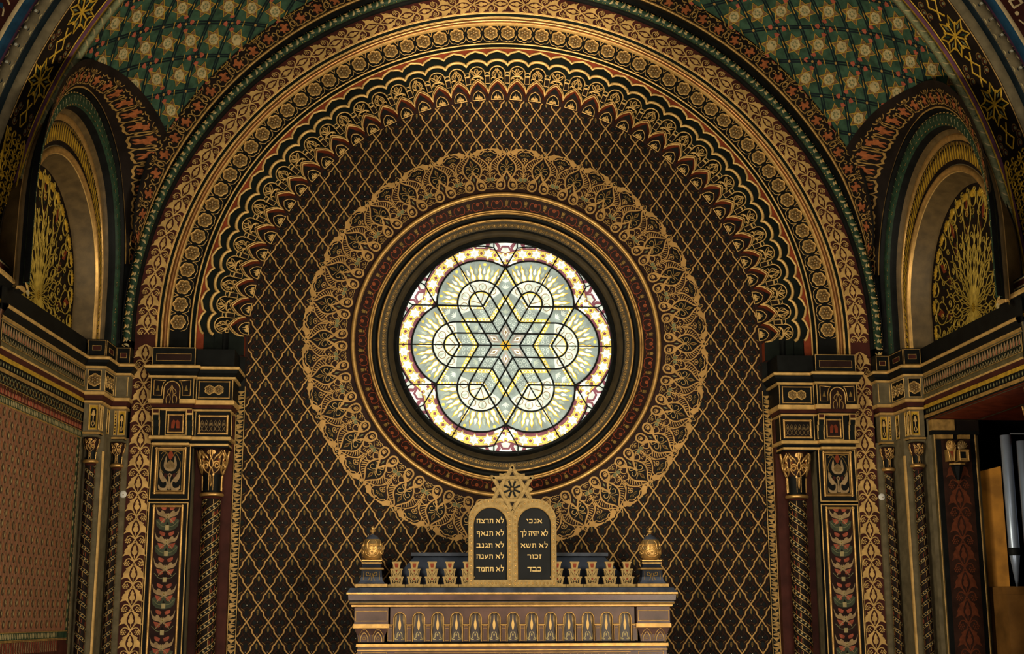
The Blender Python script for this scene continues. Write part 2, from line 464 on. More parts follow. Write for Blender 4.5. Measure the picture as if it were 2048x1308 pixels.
# ---- the glass, drawn in units of the window radius
p=Pat()
p.poly([(1.03*cos(2*PI*i/96),1.03*sin(2*PI*i/96)) for i in range(96)],'g_white',0)
def circ(x,y,r,m,lay,n=48): p.poly([(x+r*cos(2*PI*i/n),y+r*sin(2*PI*i/n)) for i in range(n)],m,lay)
PC=[(.46*cos(k*PI/3),.46*sin(k*PI/3)) for k in range(6)]
# rim: purple bands, hexagons at the six clefts
for k in range(12):
    a=PI/6*k
    if k%2:
        for da,r_ in ((.0,.905),(-.118,.955),(.118,.955),(-.235,.985),(.235,.985)):
            b=a+da; hx=[(r_*cos(b)+.058*cos(b+PI/6+j*PI/3),r_*sin(b)+.058*sin(b+PI/6+j*PI/3)) for j in range(6)]
            if da or 1: p.line(hx,.022,'g_purple',closed=True,lay=2)
            p.poly([(r_*cos(b)+.046*cos(b+PI/6+j*PI/3),r_*sin(b)+.046*sin(b+PI/6+j*PI/3)) for j in range(6)],'g_pale',2)
        for da in (-.06,.06): p.line([(.93*cos(a+da),.93*sin(a+da)),(1.0*cos(a+da*1.6),1.0*sin(a+da*1.6))],.018,'g_purple',lay=2)
for i,(x,y) in enumerate(PC):
    circ(x,y,.545,'g_purple',3); circ(x,y,.530,'g_straw',4)
# star ring between r=.42 and .52 of each petal
def star(x,y,r,m,lay,rot=0,n=6,inn=.56):
    p.poly([(x+(r if j%2==0 else r*inn)*cos(rot+PI*j/n),y+(r if j%2==0 else r*inn)*sin(rot+PI*j/n)) for j in range(2*n)],m,lay)
for i,(x,y) in enumerate(PC):
    a0=i*PI/3
    circ(x,y,.448,'g_purple',5)
    for k in range(-5,6):
        a=a0+(k+.5)*math.radians(15.2)
        if abs((k+.5)*15.2)>88: continue
        sx,sy=x+.486*cos(a),y+.486*sin(a)
        star(sx,sy,.066,'g_yellow',6,a); star(sx,sy,.058,'lead',7,a,6,.58); star(sx,sy,.052,'g_white',8,a,6,.6); star(sx,sy,.022,'g_pale',9,a)
        b=a0+k*math.radians(15.2); sx,sy=x+.486*cos(b),y+.486*sin(b)
        p.poly([(sx+.034*cos(b+j*PI/2)*(1 if j%2 else .7),sy+.034*sin(b+j*PI/2)*(1 if j%2 else .7)) for j in range(4)],'g_yellow',7)
        p.poly([(sx+.018*cos(b+j*PI/2),sy+.018*sin(b+j*PI/2)) for j in range(4)],'g_purple',8)
    circ(x,y,.425,'g_purple',8)
for i,(x,y) in enumerate(PC): circ(x,y,.410,'g_blue',10)
for i,(x,y) in enumerate(PC):
    a0=i*PI/3
    for k in range(-6,7):
        t=a0+k*math.radians(14.2)
        def W(r,s_): return (x+r*cos(t)-s_*sin(t),y+r*sin(t)+s_*cos(t))
        P=[W(.225,.018),W(.26,.026),W(.295,.012),W(.325,.02),W(.355,.008),W(.385,0),W(.355,-.008),W(.325,-.02),W(.295,-.012),W(.26,-.026),W(.225,-.018)]
        p.poly(P,'g_yellow',11); P2=[W(.23,.010),W(.26,.016),W(.295,.005),W(.325,.010),W(.35,0),W(.325,-.010),W(.295,-.005),W(.26,-.016),W(.23,-.010)]
        p.poly(P2,'g_white',12); p.line(P+[P[0]],.0035,'g_brown',lay=12)
        t=a0+(k+.5)*math.radians(14.2)
        if k<6:
            p.poly([W(.30,.014),W(.352,0),W(.30,-.014),W(.285,0)],'g_white' if k%2 else 'g_green',11)
            if k%3==0: circ(*W(.378,0),.015,'g_yellow',11,8)
# central hexagram field
HS=.735
T=lambda r,a:(r*cos(math.radians(a)),r*sin(math.radians(a)))
hexs=[T(HS,30+60*k) if j==0 else T(HS/math.sqrt(3),60+60*k) for k in range(6) for j in (0,1)]
def hexo(r): return [T(r,30+60*k) if j==0 else T(r/math.sqrt(3),60+60*k) for k in range(6) for j in (0,1)]
p.poly(hexo(.735),'g_yellow',13); p.poly(hexo(.690),'g_blue',14)
for r_ in (.735,.690): p.line(hexo(r_),.005,'g_brown',closed=True,lay=15)
# caps of the six lobes: gothic tracery ground
for i,(x,y) in enumerate(PC):
    a0=i*PI/3
    P=[(x+.215*cos(a0+math.radians(b)),y+.215*sin(a0+math.radians(b))) for b in range(-90,91,10)]
    p.poly(P+[(x-.02*cos(a0),y-.02*sin(a0))],'g_pale',16)
    for k in range(-2,3):
        b=a0+k*.62; fx,fy=x+.158*cos(b),y+.158*sin(b)
        p.line([(fx+.036*cos(b+j*PI/4),fy+.036*sin(b+j*PI/4)) for j in range(8)],.007,'g_brown',closed=True,lay=17)
        for m_ in (-.5,0,.5): p.line([(fx-.02*cos(b),fy-.02*sin(b)),(fx+.028*cos(b+m_),fy+.028*sin(b+m_))],.006,'g_green',lay=18)
    p.line([(x+.108*cos(a0+math.radians(b)),y+.108*sin(a0+math.radians(b))) for b in range(-90,91,15)],.02,'g_yellow',lay=17)
    for k in range(-1,2): p.line([(x,y),(x+.1*cos(a0+k*.8),y+.1*sin(a0+k*.8))],.008,'g_brown',lay=17)
# second dotted star band and etched leaf diamonds
for k in range(6):
    for s_ in (1,-1):
        a=30+60*k
        p0=T(.47,a); p1=T(.735/math.sqrt(3)*.66,a+30*s_)
        p.line([p0,p1],.034,'g_yellow',lay=19); p.line([p0,p1],.004,'g_brown',lay=20)
        A=T(.735,a);B=T(.735/math.sqrt(3),a+30*s_)
        for q in range(14):
            f=(q+.5)/14; mx_,my_=A[0]*.965*(1-f)+B[0]*.965*f,A[1]*.965*(1-f)+B[1]*.965*f
            circ(mx_,my_,.008,'g_white',16,5)
        for q in range(8):
            f=(q+.5)/8; circ(p0[0]*(1-f)+p1[0]*f,p0[1]*(1-f)+p1[1]*f,.008,'g_white',21,5)
    # etched leaf sprigs
    for r_,m_ in ((.60,'g_pale'),(.535,'g_pale'),(.39,'g_pale'),(.30,'g_green'),(.24,'g_pale')):
        for d in (-50,-25,0,25,50):
            a=math.radians(30+60*k); t=a+math.radians(d); cx_,cy_=r_*cos(a),r_*sin(a)
            p.line([(cx_,cy_),(cx_+.03*cos(t),cy_+.03*sin(t)),(cx_+.05*cos(t),cy_+.05*sin(t))],.012,m_,lay=22,taper='both')
    for j in range(7):
        a=60*k; x_,y_=T(.12+.045*j,a)
        for d in (-.075,-.035,.035,.075):
            X_,Y_=x_-d*sin(math.radians(a)),y_+d*cos(math.radians(a)); p.line([(X_+.014*cos(b*PI/3),Y_+.014*sin(b*PI/3)) for b in range(6)],.005,'g_pale',closed=True,lay=22)
    a=math.radians(60*k+30)
    p.poly([(.135*cos(a+d)*1,.135*sin(a+d)) if i_%2 else ((.20 if i_==0 else .05)*cos(a),(.20 if i_==0 else .05)*sin(a)) for i_,d in ((0,0),(1,.33),(2,0),(3,-.33))],'g_grey',23)
    p.poly([((.165 if i_==0 else .085)*cos(a),(.165 if i_==0 else .085)*sin(a)) if i_%2==0 else (.125*cos(a+d),.125*sin(a+d)) for i_,d in ((0,0),(1,.16),(2,0),(3,-.16))],'g_white',24)
    p.poly([((.145 if i_==0 else .105)*cos(a),(.145 if i_==0 else .105)*sin(a)) if i_%2==0 else (.125*cos(a+d),.125*sin(a+d)) for i_,d in ((0,0),(1,.09),(2,0),(3,-.09))],'g_brown',25)
    b=math.radians(60*k); p.disc(.032*cos(b),.032*sin(b),.02,'g_amber',26,8)
# faint warm star spots near the top
mb=MB(); p.put(mb,plane(GY+.03)); mb.build('stained_glass',win)
# lead lines
p=Pat(); LW=.0125
def ll(P,w=LW,closed=False): p.line(P,w,'lead',.006,closed=closed,lay=1,ns=2)
for k in range(3):
    a=60*k; ll([T(1.0,a+180),T(1.0,a)],.011)
for i,(x,y) in enumerate(PC):
    a0=60*i
    ll([(x+.41*cos(math.radians(a0+b)),y+.41*sin(math.radians(a0+b))) for b in np.linspace(-63.3,63.3,30)],.017)
    ll([(x+.548*cos(math.radians(a0+b)),y+.548*sin(math.radians(a0+b))) for b in np.linspace(-42,42,30)])
    ca,sa=cos(math.radians(a0)),sin(math.radians(a0))
    for r_ in (.217,.112):
        ll([(x+r_*cos(math.radians(a0+b)),y+r_*sin(math.radians(a0+b))) for b in range(-90,91,9)],.015)
        for d in (-r_,r_):
            l0=abs(d)/math.tan(PI/3); ll([(l0*ca-d*sa,l0*sa+d*ca),(.46*ca-d*sa,.46*sa+d*ca)],.015)
for k in range(6):
    A=T(.745,30+60*k)
    B=T(.735/math.sqrt(3),60+60*k); Cc=T(.735/math.sqrt(3),60*k)
    ll([A,B],.016); ll([A,Cc],.016)
    for s_ in (1,-1):   # leads from the clefts to the rim
        d=math.radians(30+60*k+s_*30); t=.36
        ll([A,(A[0]+.22*cos(d),A[1]+.22*sin(d)),(A[0]+.22*cos(d)+.10*cos(math.radians(30+60*k)),A[1]+.22*sin(d)+.10*sin(math.radians(30+60*k)))])
        e=math.radians(30+60*k); 
        q1=(A[0]+.24*cos(d),A[1]+.24*sin(d)); q2=(q1[0]+.14*cos(e+s_*.55),q1[1]+.14*sin(e+s_*.55)); 
ll([T(.996,a) for a in range(0,360,4)],.02,True)
mb=MB(); p.put(mb,plane(GY)); mb.build('lead_tracery',win)
# ================================================================== MAIN ARCH
arch=empty('archivolt',(0,-.1,2.3),'broad gilt archivolt with rosettes, vine scroll and scalloped arcading round the rose window wall','arch')
NU=42; DU=PI/NU          # scallops
# --- structural stepped ground
LEG=.17
mb=MB(); sweep(mb,[(2.337,.15,'maroon_dark'),(2.34,.138,'maroon_dark'),(2.45,.128,'black'),(2.50,.075,'black'),(2.70,.075,'black')],126,LEG)
mb.build('arcade_ground',arch)
def band(fn_in,fn_out,Y0,Y1,name,m,ms,k=12):
    """scalloped slab between inner edge fn_in(u) and outer radius; front at Y0, edge back to Y1"""
    mb=MB(); A=[]
    for i in range(-1,NU+1):
        for j in range(k): A.append((i+j/k,fn_in(j/k)))
    A.append((NU+1,fn_in(0))); 
    P=[(-PI/2+x*DU,r) for x,r in A if -1e-6<=x<=NU+1e-6]
    def pt(a,r,Y):return (r*sin(a),Y,r*cos(a))
    G=np.array([[pt(a,r,Y1),pt(a,r,Y0),pt(a,fn_out,Y0)] for a,r in P])
    lo=G[0].copy(); lo[:,2]-=LEG; hi=G[-1].copy(); hi[:,2]-=LEG
    G=np.concatenate([[lo],G,[hi]]); mb.grid(G,[ms,m],False); return mb,P
def bead_path(mb,P,w,h,m,Y,dr=0.0,ns=4):
    q=Pat(); q.line([(a*2.6,r+dr) for a,r in P],w,m,h,ns=ns,lay=0)
    q.put(mb,lambda u,v,w_: st(v*np.sin(u/2.6),Y-w_,v*np.cos(u/2.6)))
def crest(x):
    t=abs(x-.5)*2; return 2.693+.055*math.sqrt(max(0,1-(t*.97)**2.0))+(.009*(1-t/.3) if t<.3 else 0)
def scal2(x):
    t=abs(x-.5)*2; return 2.612+.062*math.sqrt(max(0,1-(t*.985)**2))
def point(x):
    t=abs(x-.5)*2; return 2.362+.128*(1-t)**.52 if t<1 else 2.362
mb,P=band(crest,2.772,-.050,-.015,'','red','black'); bead_path(mb,P,.022,.010,'gold',-.050,.004); mb.build('outer_scallop_moulding',arch)
mb,P=band(scal2,2.775,-.020,.012,'','blackgreen','black'); bead_path(mb,P,.028,.014,'gold',-.020,.004); mb.build('middle_scallop_moulding',arch)
# arcade face with arched openings
def nich(x):   # half round head of niche
    t=abs(x-.5)*2; w=.78
    return 2.556+.074*math.sqrt(max(0,1-(t/w)**2)) if t<w else 2.552
mb,P=band(nich,2.685,.010,.075,'','blackgreen','black',16)
q=Pat()
for i in range(NU):
    c=(-PI/2+(i+.5)*DU)*2.6
    q.line([(c+.0745*cos(math.radians(a)),2.556+.074*sin(math.radians(a))) for a in range(0,181,15)],.011,'gold',.006,lay=0)
q.put(mb,lambda u,v,w_: st(v*np.sin(u/2.6),.010-w_,v*np.cos(u/2.6))); mb.build('niche_arcade',arch)
# pointed arcading below
mb,P=band(point,2.50,.035,.13,'','blackgreen','red',14)
q=Pat()
# trim: outline the pointed slab as a double gold rib; outer part hugs the inner
bead_path(mb,P,.013,.007,'gold',.035,.006); bead_path(mb,P,.010,.006,'gold',.035,.026); bead_path(mb,P,.006,.002,'maroon',.033,.016)
mb.build('pointed_arcade',arch)
# --- ornaments in the niches (two kinds, alternating)
def local(name,pat,parent=None,group=None):
    mb=MB(); pat.put(mb,lambda u,v,w: st(u,-w,v-ZO)); return mb
def palmette(kind):
    q=Pat()
    if kind:
        q.line(sp([(0,.0),(-.002,.03),(-.018,.055),(0,.092),(.018,.055),(.002,.03)],3,True),.011,'gold',.005,closed=True)
        q.line([(0,.03),(.004,.05),(0,.07)],.006,'gold',.003)
        q.line(sp([(.004,.018),(.028,.026),(.052,.058),(.046,.068),(.022,.05),(.004,.022)],3),.009,'gold',.005,both=True)
        q.line(sp([(.004,.008),(.03,.006),(.052,-.012),(.056,-.04)],3),.016,'gold',.006,both=True)
        q.line(sp([(.056,-.03),(.044,-.012),(.028,-.018),(.026,-.034),(.04,-.034)],3),.010,'gold',.005,both=True)
        q.disc(0,.004,.008,'red',4,6)
    else:
        q.line(sp([(.008,.092),(.014,.07),(.038,.045),(.046,.018),(.03,.0),(.012,-.02)],3),.010,'gold',.005,both=True)
        q.line(sp([(.008,.09),(.004,.06),(.012,.03),(.020,.012),(.014,-.01),(.006,-.03)],3),.010,'gold',.005,both=True)
        q.line(sp([(.022,.045),(.030,.03),(.024,.018)],3),.009,'gold',.004,both=True)
        q.line(sp([(.012,-.02),(.04,-.006),(.054,-.014),(.05,-.034),(.042,-.04)],3),.010,'gold',.005,both=True)
        q.line(sp([(.010,-.022),(.028,-.03),(.042,-.052)],3),.009,'gold',.005,both=True)
        q.disc(0,-.024,.008,'gold',3,6)
    return q
prot={}
for kind in (0,1):
    prot['p%d'%kind]=local('',palmette(kind))
# colonnette
mb=MB()
def lbox(mb,x0,x1,y0,y1,z0,z1,m): mb.box(x0,x1,y0,y1,z0-ZO,z1-ZO,m)
lbox(mb,-.024,.024,-.022,.02,-.075,.0,'brown'); lbox(mb,-.027,.027,-.026,.02,.0,.034,'blackgreen')
q=Pat(); q.frame(-.022,.022,-.073,-.003,.006,'gold',.002); q.put(mb,lambda u,v,w: st(u,-.022-w,v-ZO))
q=Pat(); q.frame(-.025,.025,.004,.022,.006,'gold',.002); q.line([(-.028,.034),(.028,.034)],.009,'gold',.004); q.put(mb,lambda u,v,w: st(u,-.026-w,v-ZO))
q=Pat(); q.poly([(-.009,.045),(.009,.045),(0,.08)],'bronze',1); q.put(mb,lambda u,v,w: st(u,.0-w,v-ZO))
prot['col']=mb
# lunette with trefoil
q=Pat(); q.poly([(-.058,-.03),(.058,-.03)]+[(.058*cos(math.radians(a))*(1-.0*a),-.03+.088*math.sin(math.radians(a))**.9) for a in (0.01,20,40,60,78)]+[(0,.062)]+[(-.058*cos(math.radians(a)),-.03+.088*math.sin(math.radians(a))**.9) for a in (78,60,40,20,0.01)],'black',1)
q.line([(.058*cos(math.radians(a)),-.03+.088*math.sin(math.radians(a))**.9) for a in (0.01,25,50,75)]+[(0,.064)]+[(-.058*cos(math.radians(a)),-.03+.088*math.sin(math.radians(a))**.9) for a in (75,50,25,0.01)],.008,'gold',.004,lay=1)
q.line([(-.06,-.03),(.06,-.03)],.008,'gold',.004,lay=1)
q.poly([(0,-.028),(-.012,-.02),(-.034,-.022),(-.03,.0),(-.012,.008),(-.006,.032),(-.004,.0),(0,-.006),(.004,.0),(.006,.032),(.012,.008),(.03,.0),(.034,-.022),(.012,-.02)],'gold',2)
mb=MB(); q.put(mb,lambda u,v,w: st(u,-w,v-ZO)); prot['lun']=mb
# rosette
def rosette_mb(k=1.0,dark='black'):
    mb=MB(); q=Pat()
    def lob(r,d,n=36,ph=0): return [((r+d*abs(cos(3*(2*PI*i/n)+ph))**.7)*sin(2*PI*i/n)*k,(r+d*abs(cos(3*(2*PI*i/n)+ph))**.7)*cos(2*PI*i/n)*k) for i in range(n)]
    q.poly(lob(.048,.011),'bronze',1)
    q.line(lob(.051,.011),.010*k,'gold',.006,closed=True,lay=1)
    q.line(lob(.041,.011),.006*k,'gold_dim',.004,closed=True,lay=1)
    for i in range(6):
        a=PI/3*i; q.dome(.026*sin(a)*k,.026*cos(a)*k,.0135*k,.013*k,'bronze',2,8,3,.0175*k,-a)
    q.dome(0,0,.007*k,.018*k,'gilt',2,8,2)
    q.put(mb,lambda u,v,w: st(u,-w,v-ZO)); return mb
prot['ros']=rosette_mb(1.03)
def spawn(mbx,name,pts,parent,label=None):
    src=None
    for (th,R,Y,rot) in pts:
        loc=(R*sin(th),Y,R*cos(th))
        if src is None:
            src=mbx.build(name); src['_w']=(0,0,0); src.parent=parent; src.location=Vector((loc[0],loc[1],loc[2]+ZO))-Vector(parent['_w']); src.rotation_euler=(0,rot,0)
            if label: src['label']=label
        else:
            c=src.copy(); C.objects.link(c); c.parent=parent; c.location=Vector((loc[0],loc[1],loc[2]+ZO))-Vector(parent['_w']); c.rotation_euler=(0,rot,0)
    return src
cs=[-PI/2+(i+.5)*DU for i in range(NU)]
spawn(prot['p0'],'leaf_ornament',[(a,2.545,.068,a) for a in cs[0::2]],arch)
spawn(prot['p1'],'palmette_ornament',[(a,2.545,.068,a) for a in cs[1::2]],arch)
vs=[-PI/2+i*DU for i in range(1,NU)]
spawn(prot['col'],'colonnette',[(a,2.535,.040,a) for a in vs],arch)
spawn(prot['lun'],'trefoil_lunette',[(a,2.368,.118,a) for a in cs],arch)
# --- rosette frieze
RY=-.05; RR=2.938; DR=math.radians(3.1413)
mb=MB(); sweep(mb,[(2.760,-.048,'red'),(2.768,-.07,'black')]+hc(2.776,-.073,.007,'gold',5)+[(2.783,-.073,'blackgreen'),(2.814,-.066,'blackgreen')]+hc(2.822,-.066,.007,'gold',5)+[(2.829,-.06,'brown'),(2.840,RY,'black'),(3.008,RY,'black')],126,.165)
q=Pat()
for sy in (1,-1):
    q.line([(DR*RR/2*x,sy*(.032+.057*math.sqrt(max(0,1-x*x))+ .004*cos(3*PI*x))) for x in np.linspace(-1,1,17)],.0055,'gold',.002,lay=1)
for i in range(-28,29): q.put(mb,polar(i*DR,RR,RY))
mb.build('rosette_band',arch)
spawn(prot['ros'],'rosette',[(i*DR,RR,RY,i*DR) for i in range(-28,29)],arch)
# --- roll moulding between rosettes and vine
mb=MB(); sweep(mb,[(3.008,RY,'gold'),(3.008,-.10,'gold'),(3.013,-.104,'gold'),(3.016,-.10,'roll')]+hc(3.035,-.105,.018,'roll',8,k=1.4)+[(3.054,-.105,'black')]+hc(3.062,-.11,.0075,'gold',5)+[(3.07,-.12,'blackgreen'),(3.092,-.135,'blackgreen')]+hc(3.099,-.136,.007,'gold',5)+[(3.106,-.15,'maroon')],126,.165,True)
mb.build('gilt_roll_moulding',arch)
# --- vine scroll
def vine(k=1.0,m='gold',bg=None,P0=.18):
    """one period, pointing down (v from 0 at the tip up to P0); u across"""
    q=Pat(); s=P0
    f=lambda P:[(x*s*1.07,y*s) for x,y in P]
    lobe=[(.03,.90),(.12,.85),(.24,.77),(.32,.73),(.29,.65),(.36,.60),(.42,.48),(.40,.40),(.50,.24),(.36,.31),(.25,.33),(.17,.26),(.10,.14),(.04,.03),(0,.03),(0,.10),(.06,.18),(.13,.30),(.17,.45),(.16,.58),(.11,.72),(.05,.82),(0,.87)]
    q.poly(f(lobe),m,2,True)
    q.poly(f([(0,.80),(.045,.70),(.08,.62),(.055,.58),(.115,.47),(.10,.38),(.045,.33),(.018,.31),(.014,.17),(-.014,.17),(-.018,.31),(-.045,.33),(-.10,.38),(-.115,.47),(-.055,.58),(-.08,.62),(-.045,.70)]),m,2)
    for sx in (1,-1):
        q.line(f([(sx*x,y) for x,y in sp([(-.10,-.14),(-.05,-.07),(.0,.0),(.10,.10),(.20,.155),(.30,.13),(.35,.05),(.34,.0)],3)]),.042*s,m,lay=2)
        for dx,dy in ((.24,.03),(.31,.0),(.39,.01),(.20,-.045),(.28,-.07),(.36,-.06),(.43,-.04),(.25,-.13),(.33,-.14),(.40,-.12)):
            q.disc(sx*dx*s,dy*s,.032*s,m,2,6)
    return q
VR=3.185; VY=-.15
mb=MB(); sweep(mb,[(3.106,VY,'maroon'),(3.275,VY,'maroon'),(3.285,VY,'black')],126,.165)
hl=VR*PI/2; per=.1795; v=vine()
vm=archmap(VR,VY)
nv=int((hl+.10)/per)
for i in range(nv):
    for s_ in (1,-1):
        # u along the arch: tip of the leaf points away from the crown
        d0=(i+1)*per-.02
        v.put(mb,lambda u,v_,w,s_=s_,d0=d0: vm(s_*(d0-v_),u,w))
mb.build('vine_scroll_band',arch)
# --- rope moulding with leaves
mb=MB(); RP=3.338; RPY=-.235; rr=.036
sweep(mb,[(3.285,-.15,'black'),(3.292,-.19,'black'),(3.31,-.20,'black')]+hc(RP,RPY+.02,rr,'green_dark',10,k=1.1)+[(RP+rr,-.22,'black'),(3.385,-.235,'black'),(3.395,-.2,'black')],126,.1,True)
q=Pat(); L_=.118
for d in (-.012,.012): q.line([(-.03+d,-.038),(.03+d,.038)],.010,'gold',.003,lay=1)
q.line(sp([(-.052,.03),(-.03,.012),(-.012,.02)],3),.020,'gold',.004,lay=1,taper='both')
q.line(sp([(-.05,-.004),(-.03,-.006),(-.015,-.014)],3),.022,'cream_dim',.004,lay=1,taper='both')
q.line(sp([(.02,-.03),(.04,-.012),(.045,.02)],3),.020,'cream_dim',.004,lay=1,taper='both')
def ropemap(s0,s_):
    def f(u,v,w):
        a=v/rr; R=RP+(rr+w)*np.sin(a); Y=RPY+.02-(rr*1.1+w)*np.cos(a); s=s0+u
        h=RP*PI/2; t=np.clip(s/RP,-PI/2,PI/2); leg=np.maximum(np.abs(s)-h,0)
        return st(s_*R*np.sin(t),Y,R*np.cos(t)-leg)
    return f
for i in range(-46,47):
    q.put(mb,ropemap(i*L_,1))
mb.build('rope_moulding',arch)
# --- outer face with scrolls and rampant beasts, facing the nave
mb=MB(); FY=-.60
def fyk(a):      # the outer order dies back towards the springing
    a=np.abs(np.degrees(a)); return np.clip((77-a)/12.0,0,1)**.6
PF=[(3.375,-.22,'black'),(3.385,-.30,'black'),(3.350,-.44,'black'),(3.285,-.55,'black'),(3.276,-.585,'gold_dim')]+hc(3.284,-.59,.007,'gold_dim',5)+[(3.291,FY,'brown'),(3.460,FY,'brown'),(3.466,FY-.012,'black'),(3.485,FY-.012,'black'),(3.49,FY+.1,'black')]
G=[]
for i in range(133):
    a=math.radians(-77+154*i/132); k=float(fyk(a)); G.append([((3.375+(R_-3.375)*(k if R_<3.375 else .25+.75*k))*sin(a),-.22+(y_+.22)*k,(3.375+(R_-3.375)*(k if R_<3.375 else .25+.75*k))*cos(a)) for R_,y_,_ in PF])
mb.grid(np.array(G),[p_[2] for p_ in PF[:-1]],False)
def beast_unit(sx=1):
    q=Pat()
    f=lambda P:[(sx*x,y) for x,y in P]
    q.poly(f([(-.012,.02),(-.03,.012),(-.034,.03),(-.02,.036),(-.03,.055),(-.05,.05),(-.046,.072),(-.024,.07),(-.012,.088),(.01,.092),(.016,.078),(.004,.07),(.014,.056),(.034,.06),(.04,.044),(.022,.038),(.026,.02),(.008,.012),(.006,.032)]),'orange',3)
    q.line(f(sp([(.05,.0),(.075,.02),(.078,.05),(.06,.068),(.045,.055),(.056,.044)],3)),.008,'gold_dim',lay=3)
    q.line(f(sp([(-.07,.01),(-.05,.008),(-.02,.002),(.02,.006),(.05,.0)],3)),.008,'gold_dim',lay=3)
    q.line(f(sp([(-.075,.09),(-.07,.06),(-.06,.03),(-.07,.01)],3)),.008,'gold_dim',lay=3)
    q.line(f(sp([(.02,.11),(.05,.1),(.075,.118)],3)),.010,'gold_dim',lay=3,taper='both')
    q.line(f(sp([(-.04,.095),(-.02,.112),(-.01,.128)],3)),.008,'gold_dim',lay=3,taper='both')
    q.disc(sx*.03,.084,.008,'gold_dim',3,6); q.disc(-sx*.06,.115,.010,'gold_dim',3,6)
    return q
def fan_unit():
    q=Pat()
    for a in (-60,-35,-12,12,35,60):
        t=math.radians(90+a); q.line([(.012*cos(t),.075+.012*sin(t)),(.045*cos(t),.075+.045*sin(t))],.007,'gold_dim',lay=3,taper='start')
    q.line(sp([(0,.07),(.015,.055),(.012,.03),(0,.02)],3),.008,'gold_dim',lay=3,both=True)
    return q
b1,b2,fu=beast_unit(1),beast_unit(-1),fan_unit()
def bm(u,v,w):
    r_=3.300+v*1.24; t=np.asarray(u,float)/3.313; k=fyk(t); r2=3.375+(r_-3.375)*np.where(r_<3.375,k,.25+.75*k)
    return st(r2*np.sin(t),-.22+(FY+.22)*k-w,r2*np.cos(t))
for i in range(13):
    for s_ in (1,-1):
        d=.17+i*.345
        b1.put(mb,lambda u,v,w,s_=s_,d=d: bm(s_*(d-.082+u),v,w)); b2.put(mb,lambda u,v,w,s_=s_,d=d: bm(s_*(d+.082+u),v,w))
        fu.put(mb,lambda u,v,w,s_=s_,d=d: bm(s_*(d+.1725+u),v,w))
mb.build('arabesque_face',arch)

# ================================================================== VAULT
mat('gold_line',(150,118,44),.2,.5,.25,20)
mat('star_brown',(96,72,50),0,.65,.25,30)
def vR(Y):
    d=np.maximum(-.60-np.asarray(Y,float),0); return 3.44+.50*d-.138*d*d
mb=MB(); ys=np.linspace(-.60,-2.16,8)
SC=(-1.40,.37)     # centre of the outer order of the side arches (y,z)
def inside(y,z,x): return (np.abs(x)>2.2)&((np.hypot(y-SC[0],z-SC[1])<1.43)|(z<.6))
RC=1.42; YB,YF=-.22,-2.16
def vrow(a,y0,y1,n=10):
    return [(float(vR(y))*sin(a),y,float(vR(y))*cos(a)) for y in np.linspace(y0,y1,n)]
def ycut(a,s_):
    y=SC[0]
    for _ in range(12):
        d=float(vR(y))*cos(a)-SC[1]; y=SC[0]+s_*math.sqrt(max(0,RC*RC-d*d))*.5+(y-SC[0])*.5
    return y
atop=math.acos((SC[1]+RC)/float(vR(SC[0]))); alow=math.acos(.45/float(vR(YB)))
mb.grid(np.array([vrow(a,YB,YF,14) for a in np.linspace(-atop,atop,130)]),'green',True)
for s_ in (1,-1):
    t=np.linspace(0,1,40)**2*(alow-atop)+atop
    mb.grid(np.array([vrow(s_*a,YB,min(YB,ycut(a,1)),6) for a in t]),'green',True)
    mb.grid(np.array([vrow(s_*a,max(YF,ycut(a,-1)),YF,6) for a in t]),'green',True)
def vaultmap(sg):
    def f(u,v,w):   # u degrees from crown, v = Y
        t=np.radians(u); R=vR(v)-w
        return st(sg*R*np.sin(t),v,R*np.cos(t))
    return f
DEG=math.degrees(1/3.65)
